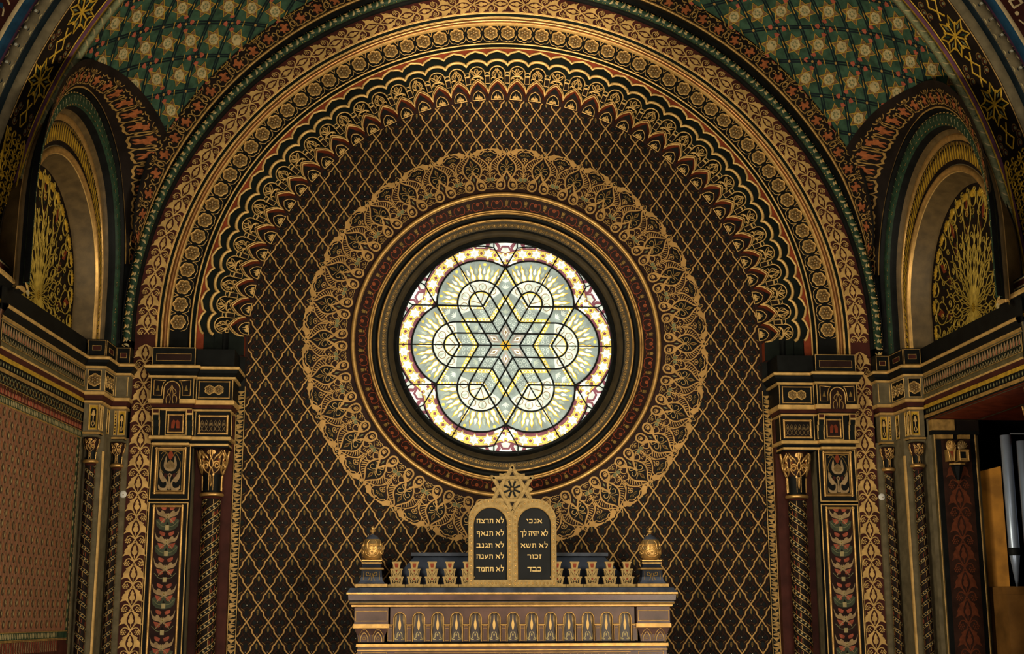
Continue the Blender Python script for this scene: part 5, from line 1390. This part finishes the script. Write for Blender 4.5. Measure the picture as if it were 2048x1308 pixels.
# slab as a strip with arched undersides
def aedge(x):
    k=(x/sp_)+.5; f=(k-math.floor(k)-.5)*sp_
    return -2.472+math.sqrt(max(0,.052**2-f*f)) if abs(f)<.052 else None
top=[];xs=[]
for i in range(-6,7):
    c=i*sp_
    pts=[(c-sp_/2,-2.652),(c-.052,-2.652),(c-.052,-2.472)]+[(c+.052*cos(a),-2.472+.052*sin(a)) for a in np.linspace(PI,0,13)][1:-1]+[(c+.052,-2.472),(c+.052,-2.652),(c+sp_/2,-2.652),(c+sp_/2,zt),(c-sp_/2,zt)]
    mb.prism(pts,plane(0),-yF-.03,-yF,'marble')
mb.build('frieze',ark)
mb=MB(); q=Pat()
for i in range(-6,7):
    c=i*sp_; f=lambda P:[(c+x,y) for x,y in P]
    q.line(f([(-.048,-2.65),(-.048,-2.472)]+[(.048*cos(a),-2.472+.048*sin(a)) for a in np.linspace(PI,0,13)][1:-1]+[(.048,-2.472),(.048,-2.65)]),.010,'gilt',.010,lay=0)
q.put(mb,plane(yF)); mb.build('arcade_rim',ark)
nich_=None
mb=MB(); q=Pat()
q.poly([(-.045,-.08),(-.045,.10)]+[(.045*cos(a),.10+.045*sin(a)) for a in np.linspace(PI,0,9)][1:-1]+[(.045,.10),(.045,-.08)],'bronze',1)
q.poly(sp([(0,.135),(.022,.125),(.024,.09),(.034,.04),(.045,-.02),(.045,-.08),(0,-.08),(-.045,-.08),(-.045,-.02),(-.034,.04),(-.024,.09),(-.022,.125)],2,True),'marble_dark',2)
q.poly(sp([(0,.14),(.005,.09),(.012,.05),(.0,.005),(-.012,.05),(-.005,.09)],2,True),'gold',3)
q.line(sp([(.010,.137),(.022,.132),(.018,.118)],2),.006,'marble_dark',lay=3,both=True)
q.line(sp([(.006,-.005),(.018,-.02),(.02,-.045),(.034,-.062),(.012,-.064)],3),.007,'cream_dim',lay=3,both=True); q.disc(0,-.028,.007,'cream_dim',3,6,ry=.012); q.poly([(.040,-.01),(.036,-.05),(.026,-.064),(.042,-.064)],'cream_dim',3,True)
q.put(mb,lambda u,v,w: st(u,-w,v-ZO))
src=None
for i in range(-6,7):
    loc=Vector((i*sp_,yF+.028,-2.572+ZO))-Vector(ark['_w'])
    o=mb.build('niche_leaf_panel') if src is None else src.copy()
    if src is None: src=o
    else: C.objects.link(o)
    o.parent=ark; o['_w']=ark['_w']; o.location=loc
mb=MB(); mb.box(-.020,.020,0,.028,.0-ZO,.128-ZO,'marble'); q=Pat(); q.line([(-.026,.128),(.026,.128)],.010,'gilt',.006); q.frame(-.017,.017,.003,.119,.004,'gilt',.003); q.line([(-.017,.10),(.017,.10)],.003,'gilt',.002); q.put(mb,lambda u,v,w: st(u,-w,v-ZO))
src=None
for i in range(-7,7):
    loc=Vector(((i+.5)*sp_,yF-.018,-2.648+ZO))-Vector(ark['_w'])
    o=mb.build('arcade_pilaster') if src is None else src.copy()
    if src is None: src=o
    else: C.objects.link(o)
    o.parent=ark; o['_w']=ark['_w']; o.location=loc
for s_ in (1,-1):
    mb=MB(); x0,x1=1.005,1.275
    mb.box(min(s_*x0,s_*x1),max(s_*x0,s_*x1),-.84,.14,-2.53,-2.382,'marble')
    q=Pat(); q.frame(s_*1.14-.125,s_*1.14+.125,-2.49,-2.412,.006,'gilt',.003); q.rect(s_*1.14-.12,s_*1.14+.12,-2.485,-2.417,'marble',1); q.put(mb,plane(-.84))
    run(mb,[(0,-2.53,'marble'),(0,-2.515,'gilt'),(.006,-2.513,'gilt'),(.006,-2.545,'gilt'),(-.005,-2.548,'marble'),(-.025,-2.60,'marble'),(-.035,-2.655,'marble')],[(s_*1.14+.137,.1),(s_*1.14+.137,-.84),(s_*1.14-.137,-.84),(s_*1.14-.137,.1)])
    q=Pat()
    for d in (-.055,.055):
        q.line(sp([(s_*1.14+d-.048,-2.65),(s_*1.14+d-.04,-2.60),(s_*1.14+d,-2.552),(s_*1.14+d+.04,-2.60),(s_*1.14+d+.048,-2.65)],3),.006,'gilt',.004); q.line(sp([(s_*1.14+d-.030,-2.65),(s_*1.14+d-.026,-2.615),(s_*1.14+d,-2.58),(s_*1.14+d+.026,-2.615),(s_*1.14+d+.03,-2.65)],3),.006,'gold',lay=1)
        q.line(arc(s_*1.14+d,-2.625,.012,0,360,8),.005,'gold_dim',lay=1)
    q.put(mb,lambda u,v,w: st(u,-.835-w-(-2.548-v)*(-.28),v)); mb.build('end_block',ark)
mb=MB()
mould(mb,[(-.03,-2.652,'black'),(.0,-2.664,'black'),(.012,-2.668,'gilt'),(.014,-2.690,'gilt'),(.0,-2.695,'marble'),(.0,-2.712,'gilt'),(.006,-2.714,'gilt'),(.006,-2.722,'marble'),(0,-2.725,'marble'),(0,-2.85,'marble'),(.01,-2.855,'gilt'),(.01,-2.875,'marble'),(0,-2.88,'marble'),(0,-6.5,'marble')],1.245,-.82)
mb.build('ark_body',ark)
mb=MB(); q=Pat()
q.line([(-.95,-2.738),(.95,-2.738)],.006,'gilt',.003)
for i in range(-16,17):
    x=i*.0575
    for s_ in (1,-1): q.poly(sp([(x,-2.765+.012),(x+s_*.02,-2.785),(x+s_*.024,-2.83),(x+s_*.006,-2.84),(x+s_*.005,-2.79)],1),'ochre_dim',2)
    q.line([(x,-2.75),(x,-2.84)],.003,'gold',lay=3)
    if i<16: q.poly([(x+.0287,-2.748),(x+.036,-2.762),(x+.0287,-2.776),(x+.0214,-2.762)],'sage',2)
for s_ in (1,-1):
    q.frame(s_*1.115-.1,s_*1.115+.1,-2.84,-2.735,.006,'gilt',.003)
    for k in (-1,0,1):
        x=s_*1.115+k*.055; q.poly(sp([(x,-2.75),(x+.022,-2.785),(x+.02,-2.83),(x-.02,-2.83),(x-.022,-2.785)],1),'ochre_dim',2)
q.put(mb,plane(-.82)); mb.build('lower_frieze',ark)
# ---------------- crest ornaments
TY=-.72; TZ=-2.222
def crest_mb():
    mb=MB(); q=Pat()
    mb.box(-.070,.070,-.03,.03,0-ZO,.022-ZO,'old_gold')
    for (z0,z1,w0,w1,m) in ((.022,.085,.045,.056,'old_gold'),(.085,.148,.037,.047,'old_gold'),(.148,.205,.024,.035,'old_gold')):
        mb.prism([(-w0,z0),(w0,z0),(w1,z1),(-w1,z1)],lambda u,v,w: st(u,-w,v-ZO),-.02,.02,'old_gold','old_gold')
        mb.prism([(-w1-.003,z1-.010),(w1+.003,z1-.010),(w1+.003,z1),(-w1-.003,z1)],lambda u,v,w: st(u,-w,v-ZO),-.024,.024,'old_gold')
    q.poly([(-.011,.157),(.011,.157),(.017,.190),(-.017,.190)],'red',1)
    q.line([(-.030,.092),(-.034,.137),(-.012,.095),(0,.115),(.012,.095),(.034,.137),(.030,.092)],.006,'brown',lay=1); q.poly([(0,.120),(.010,.136),(-.010,.136)],'red',1)
    for s_ in (1,-1):
        q.poly([(s_*.038,.075),(s_*.030,.03),(s_*.022,.03),(s_*.026,.052)],'brown',1)
        q.poly([(s_*.012,.028),(s_*.004,.05),(s_*.02,.04)],'brown',1)
    q.poly([(0,.054),(.010,.066),(0,.078),(-.010,.066)],'red',1); q.line([(-.03,.072),(0,.040),(.03,.072)],.004,'brown',lay=1)
    q.put(mb,lambda u,v,w: st(u,-.02-w,v-ZO)); return mb
cm=crest_mb(); src=None
order={0:'nearest',1:'second from',2:'third from',3:'fourth from',4:'furthest from'}
for s_ in (-1,1):
    for k in range(5):
        x=s_*(.368+.1445*k)
        if src is None: src=o=cm.build('crest_ornament')
        else: o=src.copy(); C.objects.link(o)
        o.location=(x,TY,TZ+ZO); o['_w']=tuple(o.location)
        d={0:'partly behind the twin tablets',1:'next but one to the tablets',2:'in the middle of its row of five',3:'second in from the corner finial',4:'right beside the corner finial'}[k]
        tag(o,'small stepped gilt crest ornament %s, on the %s'%(d,'left' if s_<0 else 'right'),'crest','crest ornaments on the ark')
# ---------------- corner finials
for s_ in (-1,1):
    t=empty('corner_finial',(s_*1.146,-.73,TZ),'gilt pomegranate finial on a black pedestal at the %s end of the ark'%('left' if s_<0 else 'right'),'finial','finials on the ark')
    X,Y=s_*1.146,-.73
    mb=MB()
    def sq(prof):
        G=np.array([[(X+dx*r,Y+dy*r*.8,TZ+z) for r,z,_ in prof] for dx,dy in ((-1,-1),(1,-1),(1,1),(-1,1))]); mb.grid(G,[p[2] for p in prof[:-1]],False,cu=True)
    sq([(.128,0,'gold_dim'),(.128,.024,'slate'),(.11,.028,'slate'),(.092,.05,'slate'),(.085,.08,'navy'),(.080,.135,'navy'),(.09,.137,'gilt'),(.098,.145,'gilt'),(.094,.153,'black'),(.078,.157,'navy'),(.072,.170,'navy'),(.078,.185,'black'),(.080,.188,'gilt'),(.082,.197,'gilt'),(.076,.200,'black'),(.076,.206,'black'),(.081,.208,'gilt'),(.081,.216,'gilt'),(.07,.22,'gold_dim'),(.0,.222,'gold_dim')])
    mb.build('pedestal',t)
    mb=MB(); q=Pat()
    for d in (1,-1):
        q.line([(d*x,y) for x,y in spiral(.030,.108,.006,.022,200,-190,12)]+[(d*x,y) for x,y in ((.012,.085),(.018,.068),(.026,.055),(.030,.042))],.006,'ochre_dim',.003,lay=1)
        q.line([(d*.062,.125),(d*.066,.06),(d*.074,.042)],.004,'ochre_dim',.002,lay=1)
    q.line([(0,.09),(0,.045)],.005,'ochre_dim',.003); q.line([(-.010,.045),(0,.06),(.010,.045)],.005,'ochre_dim',.003)
    q.put(mb,lambda u,v,w: st(X+u,Y-.068+(v-.08)*(.05)-w,TZ+v)); mb.build('scroll_ornament',t)
    mb=MB(); mb.lathe([(0,TZ+.220),(.05,TZ+.222),(.066,TZ+.232),(.080,TZ+.262),(.084,TZ+.30),(.078,TZ+.345),(.062,TZ+.385),(.038,TZ+.412),(.012,TZ+.422),(.008,TZ+.43),(0,TZ+.43)],X,Y,['gilt','gilt','gilt','gilt','gilt','bronze','slate','slate','slate','slate'],28)
    zs=[.222,.232,.262,.30,.345,.385,.412]; rs=[.05,.066,.080,.084,.078,.062,.038]
    def bulb(a0):
        def f(u,v,w):
            r=np.interp(v,zs,rs)+w; a=a0+u/.08; return st(X+r*np.sin(a),Y-r*np.cos(a),TZ+v)
        return f
    q=Pat()
    for j in range(5):
        for i in range(-(2 if j%2 else 2),3): q.dome(i*.0105+(.005 if j%2 else 0),.300+j*.0115,.0045,.007,'gilt',1,6,2)
    for d in (1,-1):
        q.dome(d*.030,.268,.012,.010,'gilt',1,8,2); q.line([(d*x,y) for x,y in sp([(.004,.24),(.03,.248),(.05,.27),(.045,.292),(.03,.29)],3)],.009,'gilt',.008,lay=1)
        q.line([(d*x,y) for x,y in sp([(.03,.30),(.042,.33),(.04,.36),(.022,.378)],3)],.012,'gilt',.006,taper='both',lay=1); q.dome(d*.052,.315,.010,.008,'bronze',1,8,2,ry=.018)
    q.dome(0,.282,.009,.010,'gilt',1,8,2)
    for a in range(4): q.put(mb,bulb(a*PI/2))
    mb.build('pomegranate',t)
    mb=MB(); mb.lathe([(0,TZ+.428),(.010,TZ+.43),(.010,TZ+.438),(.022,TZ+.446),(.026,TZ+.462),(.014,TZ+.456),(.008,TZ+.452),(.008,TZ+.47),(.012,TZ+.478),(.0,TZ+.486)],X,Y,'gilt',16); mb.build('crown',t)
# ---------------- tablets
t=empty('law_tablets',(0,TY,TZ),'twin black tablets with gold Hebrew lines in a gilt frame under a six-pointed star','tablets')
mb=MB()
def fr(u,v,w): return st(u,TY-w,TZ+v)
W2=.181; c=.1815; H=.539; HI=.507    # arch centres at +-c, spring height
out=[(-.362,0),(-.362,H)]+[(-c+W2*cos(a),H+W2*sin(a)) for a in np.linspace(PI,.32,16)][1:]+[(0,H+.075)]+[(c+W2*cos(a),H+W2*sin(a)) for a in np.linspace(PI-.32,0,16)]+[(.362,0)]
IR=.137; iz=.06
# frame as strips: outer outline to the two openings
def opening(cx): return [(cx-IR,iz),(cx-IR,HI)]+[(cx+IR*cos(a),HI+IR*sin(a)) for a in np.linspace(PI,0,15)][1:-1]+[(cx+IR,HI),(cx+IR,iz)]
FW=.035
for s_ in (-1,1):
    cx=s_*c
    # ring strips between opening and outer edge for each half
    O=[(cx-W2,0),(cx-W2,H)]+[(cx+W2*cos(a),H+W2*sin(a)) for a in np.linspace(PI,0,15)][1:-1]+[(cx+W2,H),(cx+W2,0)]
    I=opening(cx); n=len(O)
    A=fr(np.array([p[0] for p in O]),np.array([p[1] for p in O]),np.full(n,FW)); B=fr(np.array([p[0] for p in I]),np.array([p[1] for p in I]),np.full(n,FW))
    A0=fr(np.array([p[0] for p in O]),np.array([p[1] for p in O]),np.full(n,-.03)); B0=fr(np.array([p[0] for p in I]),np.array([p[1] for p in I]),np.full(n,.01))
    mb.add(np.vstack([A,B,A0,B0]),[(i,i+1,n+i+1,n+i) for i in range(n-1)]+[(i,2*n+i,2*n+i+1,i+1) for i in range(n-1)]+[(n+i,n+i+1,3*n+i+1,3*n+i) for i in range(n-1)],'old_gold')
    mb.add(fr(np.array([cx-W2,cx+W2,cx+IR,cx-IR]),np.array([0,0,iz,iz]),np.full(4,FW)),[(0,1,2,3)],'old_gold')
mb.add(fr(np.array([-.05,.05,0]),np.array([H-.05,H-.05,H+.09]),np.full(3,FW-.004)),[(0,1,2)],'old_gold')
q=Pat()
for s_ in (-1,1):
    cx=s_*c
    path=[(cx-.159,z) for z in np.linspace(.02,H,18)]+[(cx+.159*cos(a),H+.159*sin(a)) for a in np.linspace(PI,0,16)]+[(cx+.159,z) for z in np.linspace(H,.02,18)]
    for i,(x,y) in enumerate(path): 
        q.dome(x,y,.009,.004,'gilt' if i%2 else 'gold_dim',0,6,2); 
    q.line([(cx-IR-.004,iz)]+[(cx-IR-.004,HI)]+[(cx+(IR+.004)*cos(a),HI+(IR+.004)*sin(a)) for a in np.linspace(PI,0,15)]+[(cx+IR+.004,iz)],.006,'gold_dim',.004,lay=0)
for i in range(24): q.dome(-.345+i*.03,.03,.010,.004,'gold_dim',0,6,2)
q.put(mb,lambda u,v,w: fr(u,v,w+FW)); mb.build('frame',t)
for s_,nm in ((-1,'left'),(1,'right')):
    mb=MB(); P=opening(s_*c); mb.prism(P,fr,-.02,.012,'tablet_black'); mb.build('tablet',t)
# Hebrew letters, drawn in a box 1 high; x grows to the right; each glyph (width, strokes)
GL={
'alef':(.95,[([(.08,.92),(.30,.78),(.62,.40),(.90,.06)],.20),([(.86,.94),(.84,.72),(.66,.52)],.14),([(.16,.04),(.20,.34),(.36,.58)],.14)]),
'bet':(.86,[([(.08,.88),(.66,.88)],.2),([(.70,.92),(.70,.12)],.15),([(.02,.10),(.86,.10)],.2)]),
'gimel':(.62,[([(.20,.90),(.46,.86)],.2),([(.46,.90),(.50,.40),(.58,.04)],.14),([(.46,.40),(.14,.06)],.14)]),
'dalet':(.84,[([(.04,.88),(.84,.88)],.2),([(.66,.88),(.66,.02)],.15)]),
'he':(.86,[([(.04,.88),(.82,.88)],.2),([(.76,.88),(.76,.02)],.15),([(.16,.58),(.14,.02)],.14)]),
'vav':(.36,[([(.04,.90),(.26,.86)],.2),([(.26,.90),(.26,.02)],.15)]),
'zayin':(.46,[([(.04,.88),(.42,.90)],.2),([(.24,.84),(.20,.02)],.15)]),
'het':(.88,[([(.06,.88),(.82,.88)],.2),([(.76,.88),(.76,.02)],.15),([(.16,.88),(.16,.02)],.15)]),
'yod':(.36,[([(.04,.90),(.26,.86)],.2),([(.26,.90),(.22,.54)],.14)]),
'kaf':(.80,[([(.08,.88),(.56,.88)],.2),([(.60,.92),(.68,.5),(.60,.10)],.15),([(.06,.10),(.60,.10)],.2)]),
'kafs':(.78,[([(.04,.88),(.74,.88)],.2),([(.64,.88),(.62,-.34)],.14)]),
'lamed':(.78,[([(.12,1.42),(.12,.90)],.14),([(.10,.88),(.62,.88)],.18),([(.66,.90),(.60,.50),(.30,.02)],.15)]),
'mem':(.92,[([(.10,.92),(.26,.66),(.10,.04)],.14),([(.24,.74),(.50,.90),(.74,.84)],.18),([(.78,.86),(.82,.12)],.15),([(.42,.10),(.84,.10)],.2)]),
'nun':(.60,[([(.22,.90),(.44,.88)],.2),([(.46,.90),(.48,.14)],.15),([(.08,.10),(.52,.10)],.2)]),
'ayin':(.84,[([(.10,.90),(.24,.60),(.34,.24)],.15),([(.70,.92),(.66,.40),(.08,.02)],.15)]),
'pe':(.80,[([(.10,.88),(.58,.88)],.2),([(.64,.90),(.68,.10)],.15),([(.06,.10),(.66,.10)],.2),([(.16,.84),(.18,.52),(.40,.52)],.13)]),
'pes':(.80,[([(.10,.88),(.62,.88)],.2),([(.66,.90),(.64,-.34)],.14),([(.16,.84),(.18,.52),(.38,.52)],.13)]),
'tsadi':(.84,[([(.12,.90),(.40,.52),(.70,.12)],.15),([(.74,.92),(.72,.66),(.48,.50)],.14),([(.04,.10),(.78,.10)],.2)]),
'resh':(.76,[([(.04,.88),(.56,.88)],.2),([(.60,.90),(.66,.74),(.66,.02)],.15)]),
'shin':(1.02,[([(.08,.92),(.20,.30),(.30,.08)],.15),([(.90,.92),(.80,.30),(.62,.08)],.15),([(.50,.92),(.42,.50),(.28,.36)],.14),([(.26,.10),(.72,.10)],.2)]),
'tav':(.92,[([(.10,.88),(.74,.88)],.2),([(.78,.90),(.80,.02)],.15),([(.26,.86),(.24,.10),(.06,.08)],.15)]),
}
def write(q,words,cx,y,h,maxw):
    """words: list of letter lists, right to left"""
    sc=h*1.15; tot=sum(sum(GL[g][0]+.14 for g in w) for w in words)+.40*(len(words)-1)
    k=min(sc,maxw/tot); x=cx+tot*k/2
    for w in words:
        for g in w:
            wd,st_=GL[g]; x-=(wd+.07)*k
            for P,t_ in st_: 
                P2=[(x+a*k,y+b*h) for a,b in P]
                # broad pen: horizontals heavy
                dx,dy=P2[-1][0]-P2[0][0],P2[-1][1]-P2[0][1]; L=math.hypot(dx,dy); e=t_*h*.28/L
                P2[0]=(P2[0][0]-dx*e,P2[0][1]-dy*e); P2[-1]=(P2[-1][0]+dx*e,P2[-1][1]+dy*e)
                q.line(P2,t_*h*1.12,'cream_dim' if 0 else 'gold_letter',0,lay=2)
            x-=.07*k
        x-=.40*k
L_=['lamed','alef']
rows_l=[[L_,['tav','resh','tsadi','het']],[L_,['tav','nun','alef','pes']],[L_,['tav','gimel','nun','bet']],[L_,['tav','ayin','nun','he']],[L_,['tav','het','mem','dalet']]]
rows_r=[[['alef','nun','kaf','yod']],[L_,['yod','he','yod','he'],['lamed','kafs']],[L_,['tav','shin','alef']],[['zayin','kaf','vav','resh']],[['kaf','bet','dalet']]]
ys_=[.521,.419,.321,.231,.129]
for s_,rows in ((-1,rows_l),(1,rows_r)):
    for r_,y in zip(rows,ys_):
        mb=MB(); q=Pat(); write(q,r_,s_*c,y-.003,.036,.232); q.put(mb,lambda u,v,w: fr(u,v,w+.012)); mb.build('hebrew_line',t)
# star on top
mb=MB(); cz=.800; SR=.187
def bar(a,b,w,f0,f1,m='old_gold'):
    dx,dy=b[0]-a[0],b[1]-a[1]; L=math.hypot(dx,dy); nx,ny=-dy/L*w/2,dx/L*w/2
    mb.prism([(a[0]+nx,a[1]+ny),(b[0]+nx,b[1]+ny),(b[0]-nx,b[1]-ny),(a[0]-nx,a[1]-ny)],fr,f0,f1,m)
for k in (0,1):
    T_=[(SR*math.sin(2*PI*j/3+k*PI/3),cz+SR*math.cos(2*PI*j/3+k*PI/3)) for j in range(3)]
    for j in range(3): bar(T_[j],T_[(j+1)%3],.026,-.005,.022+.004*k)
mb.prism([(SR*.56*math.sin(PI/6+j*PI/3),cz+SR*.56*math.cos(PI/6+j*PI/3)) for j in range(6)],fr,-.005,.010,'old_gold')
for j in range(6):
    a=j*PI/3; mb.prism([(SR*.98*sin(a)*1.0,cz+SR*.98*cos(a)),(SR*.58*sin(a-PI/6),cz+SR*.58*cos(a-PI/6)),(SR*.58*sin(a+PI/6),cz+SR*.58*cos(a+PI/6))],fr,-.004,.008,'old_gold')
q=Pat()
for j in range(8):
    a=j*PI/4+PI/8; q.poly([(.016*sin(a-.5),cz+.016*cos(a-.5)),(.074*sin(a-.13),cz+.074*cos(a-.13)),(.074*sin(a+.13),cz+.074*cos(a+.13)),(.016*sin(a+.5),cz+.016*cos(a+.5))],'black',1)
q.line(arc(0,cz,.082,0,360,30),.010,'old_gold',.005,lay=1); q.dome(0,cz,.014,.010,'gilt',2,10,2)
for j in range(6):
    a=j*PI/3; q.poly([(.145*sin(a),cz+.145*cos(a)),(.112*sin(a-.17),cz+.112*cos(a-.17)),(.112*sin(a+.17),cz+.112*cos(a+.17))],'brown',1)
q.put(mb,lambda u,v,w: fr(u,v,w+.010))
q=Pat()
for j in (0,1,5): q.dome(.194*sin(j*PI/3),cz+.194*cos(j*PI/3),.020,.02,'old_gold',0,10,3); 
q.put(mb,lambda u,v,w: fr(u,v,w+.004)); 
for j in (0,1,5): mb.lathe([(0,TZ+cz+.190*cos(j*PI/3)-.018),(.016,TZ+cz+.190*cos(j*PI/3)-.008),(.018,TZ+cz+.190*cos(j*PI/3)+.006),(0,TZ+cz+.190*cos(j*PI/3)+.02)],.190*sin(j*PI/3),TY,'old_gold',12)
for s_ in (1,-1):
    mb.prism([(s_*.04,cz+.09),(s_*.05,cz+.135),(s_*.075,cz+.125),(s_*.105,cz+.13),(s_*.11,cz+.08),(s_*.06,cz+.06)],fr,-.004,.006,'old_gold')
    mb.prism([(s_*.11,cz+.03),(s_*.15,cz+.015),(s_*.175,cz-.0),(s_*.15,cz-.02),(s_*.13,cz-.05),(s_*.09,cz-.03)],fr,-.004,.006,'old_gold')
    mb.prism([(s_*.0,cz-.17),(s_*.05,cz-.10),(s_*.19,cz-.085),(s_*.20,cz-.11),(s_*.13,cz-.115),(s_*.04,cz-.15)],fr,-.004,.010,'old_gold')
mb.build('six_pointed_star',t)
# ---------------- dark covered roof behind the tablets
mb=MB(); zr=[(-1.04,TZ-.01,-.60),(-.84,TZ+.145,-.42),(-.80,TZ+.165,-.40)]
V=[(-1.04,-.62,TZ-.01),(1.04,-.62,TZ-.01),(.80,-.42,TZ+.262),(-.80,-.42,TZ+.262),(-1.04,.12,TZ-.01),(1.04,.12,TZ-.01),(.80,.0,TZ+.262),(-.80,.0,TZ+.262)]
mb.add(V,[(0,1,2,3),(5,4,7,6),(0,3,7,4),(1,5,6,2)],'cloth'); mb.box(-.83,.83,-.47,.05,TZ+.262,TZ+.29,'slate')
tag(mb.build('covered_ark_roof',None,1,(0,-.3,TZ-.01)),'dark cloth-covered sloping roof behind the tablets and crest ornaments','roof')
for o_ in list(C.objects):
    if o_.parent is None and (o_.name.split('.')[0] in ('torah_ark','crest_ornament','corner_finial','law_tablets','covered_ark_roof')): o_.location.x+=AX
# ---------------- floor far below the picture
mb=MB(); mb.box(-8,8,-14,1.5,-6.6,-6.5,'plaster_floor'); tag(mb.build('floor'),kind='structure')
# ================================================================== CAMERA, LIGHT
cam=bpy.data.cameras.new('camera'); co=bpy.data.objects.new('camera',cam); C.objects.link(co)
pt,ya,ro=.2089,.0707,-.0026
r=Vector((cos(ya),-sin(ya),0)); h=Vector((sin(ya),cos(ya),0)); u=-sin(pt)*h+Vector((0,0,cos(pt))); f=cos(pt)*h+Vector((0,0,sin(pt)))
rc=r*cos(ro)+u*sin(ro); uc=-r*sin(ro)+u*cos(ro)
M_=Matrix((rc,uc,-f)).transposed().to_4x4(); M_.translation=Vector((-.8139,-12,ZO-2.4431)); co.matrix_world=M_
cam.sensor_width=36; cam.lens=2714.96/2048*36; cam.clip_end=100
bpy.context.scene.camera=co
def area(name,loc,target,size,power,col,sy=None):
    l=bpy.data.lights.new(name,'AREA'); l.energy=power; l.size=size; l.color=col
    if sy: l.shape='RECTANGLE'; l.size_y=sy
    o=bpy.data.objects.new(name,l); C.objects.link(o); o.location=(loc[0],loc[1],loc[2]+ZO)
    o.rotation_euler=(Vector(target)-Vector(loc)).to_track_quat('-Z','Y').to_euler(); return o
def spot(name,loc,target,power,col,deg,blend=.8,rad=.15):
    l=bpy.data.lights.new(name,'SPOT'); l.energy=power; l.color=col; l.spot_size=math.radians(deg); l.spot_blend=blend; l.shadow_soft_size=rad
    o=bpy.data.objects.new(name,l); C.objects.link(o); o.location=(loc[0],loc[1],loc[2]+ZO)
    o.rotation_euler=(Vector(target)-Vector(loc)).to_track_quat('-Z','Y').to_euler(); return o
WARM=(1,.86,.66)
area('chandelier_light_left',(-2.6,-7.0,-3.8),(0,0,-.2),1.4,125,WARM)
area('chandelier_light_right',(2.6,-7.0,-3.8),(0,0,-.2),1.4,125,WARM)
area('hall_light',(0,-9,3.0),(0,0,0),3.0,50,(1,.88,.70))
area('side_fill_left',(1.6,-4.6,-1.2),(-3.6,-1.4,.3),.8,140,(1,.88,.58))  # added fill, no real lamp: brightens the left side bay
area('side_fill_right',(-1.6,-4.6,-1.2),(3.6,-1.4,.3),.8,140,(1,.88,.58))  # same added fill for the right side bay
spot('arch_crown_spotlight',(0,-3.2,.4),(0,-.15,3.1),950,(1,.84,.60),46,1.0,.3)
w=bpy.data.worlds.new('world'); bpy.context.scene.world=w; w.use_nodes=True
w.node_tree.nodes['Background'].inputs[0].default_value=(.55,.5,.42,1); w.node_tree.nodes['Background'].inputs[1].default_value=.12
S=bpy.context.scene
S.view_settings.view_transform='Standard'; S.view_settings.look='None'; S.view_settings.exposure=0; S.view_settings.gamma=1
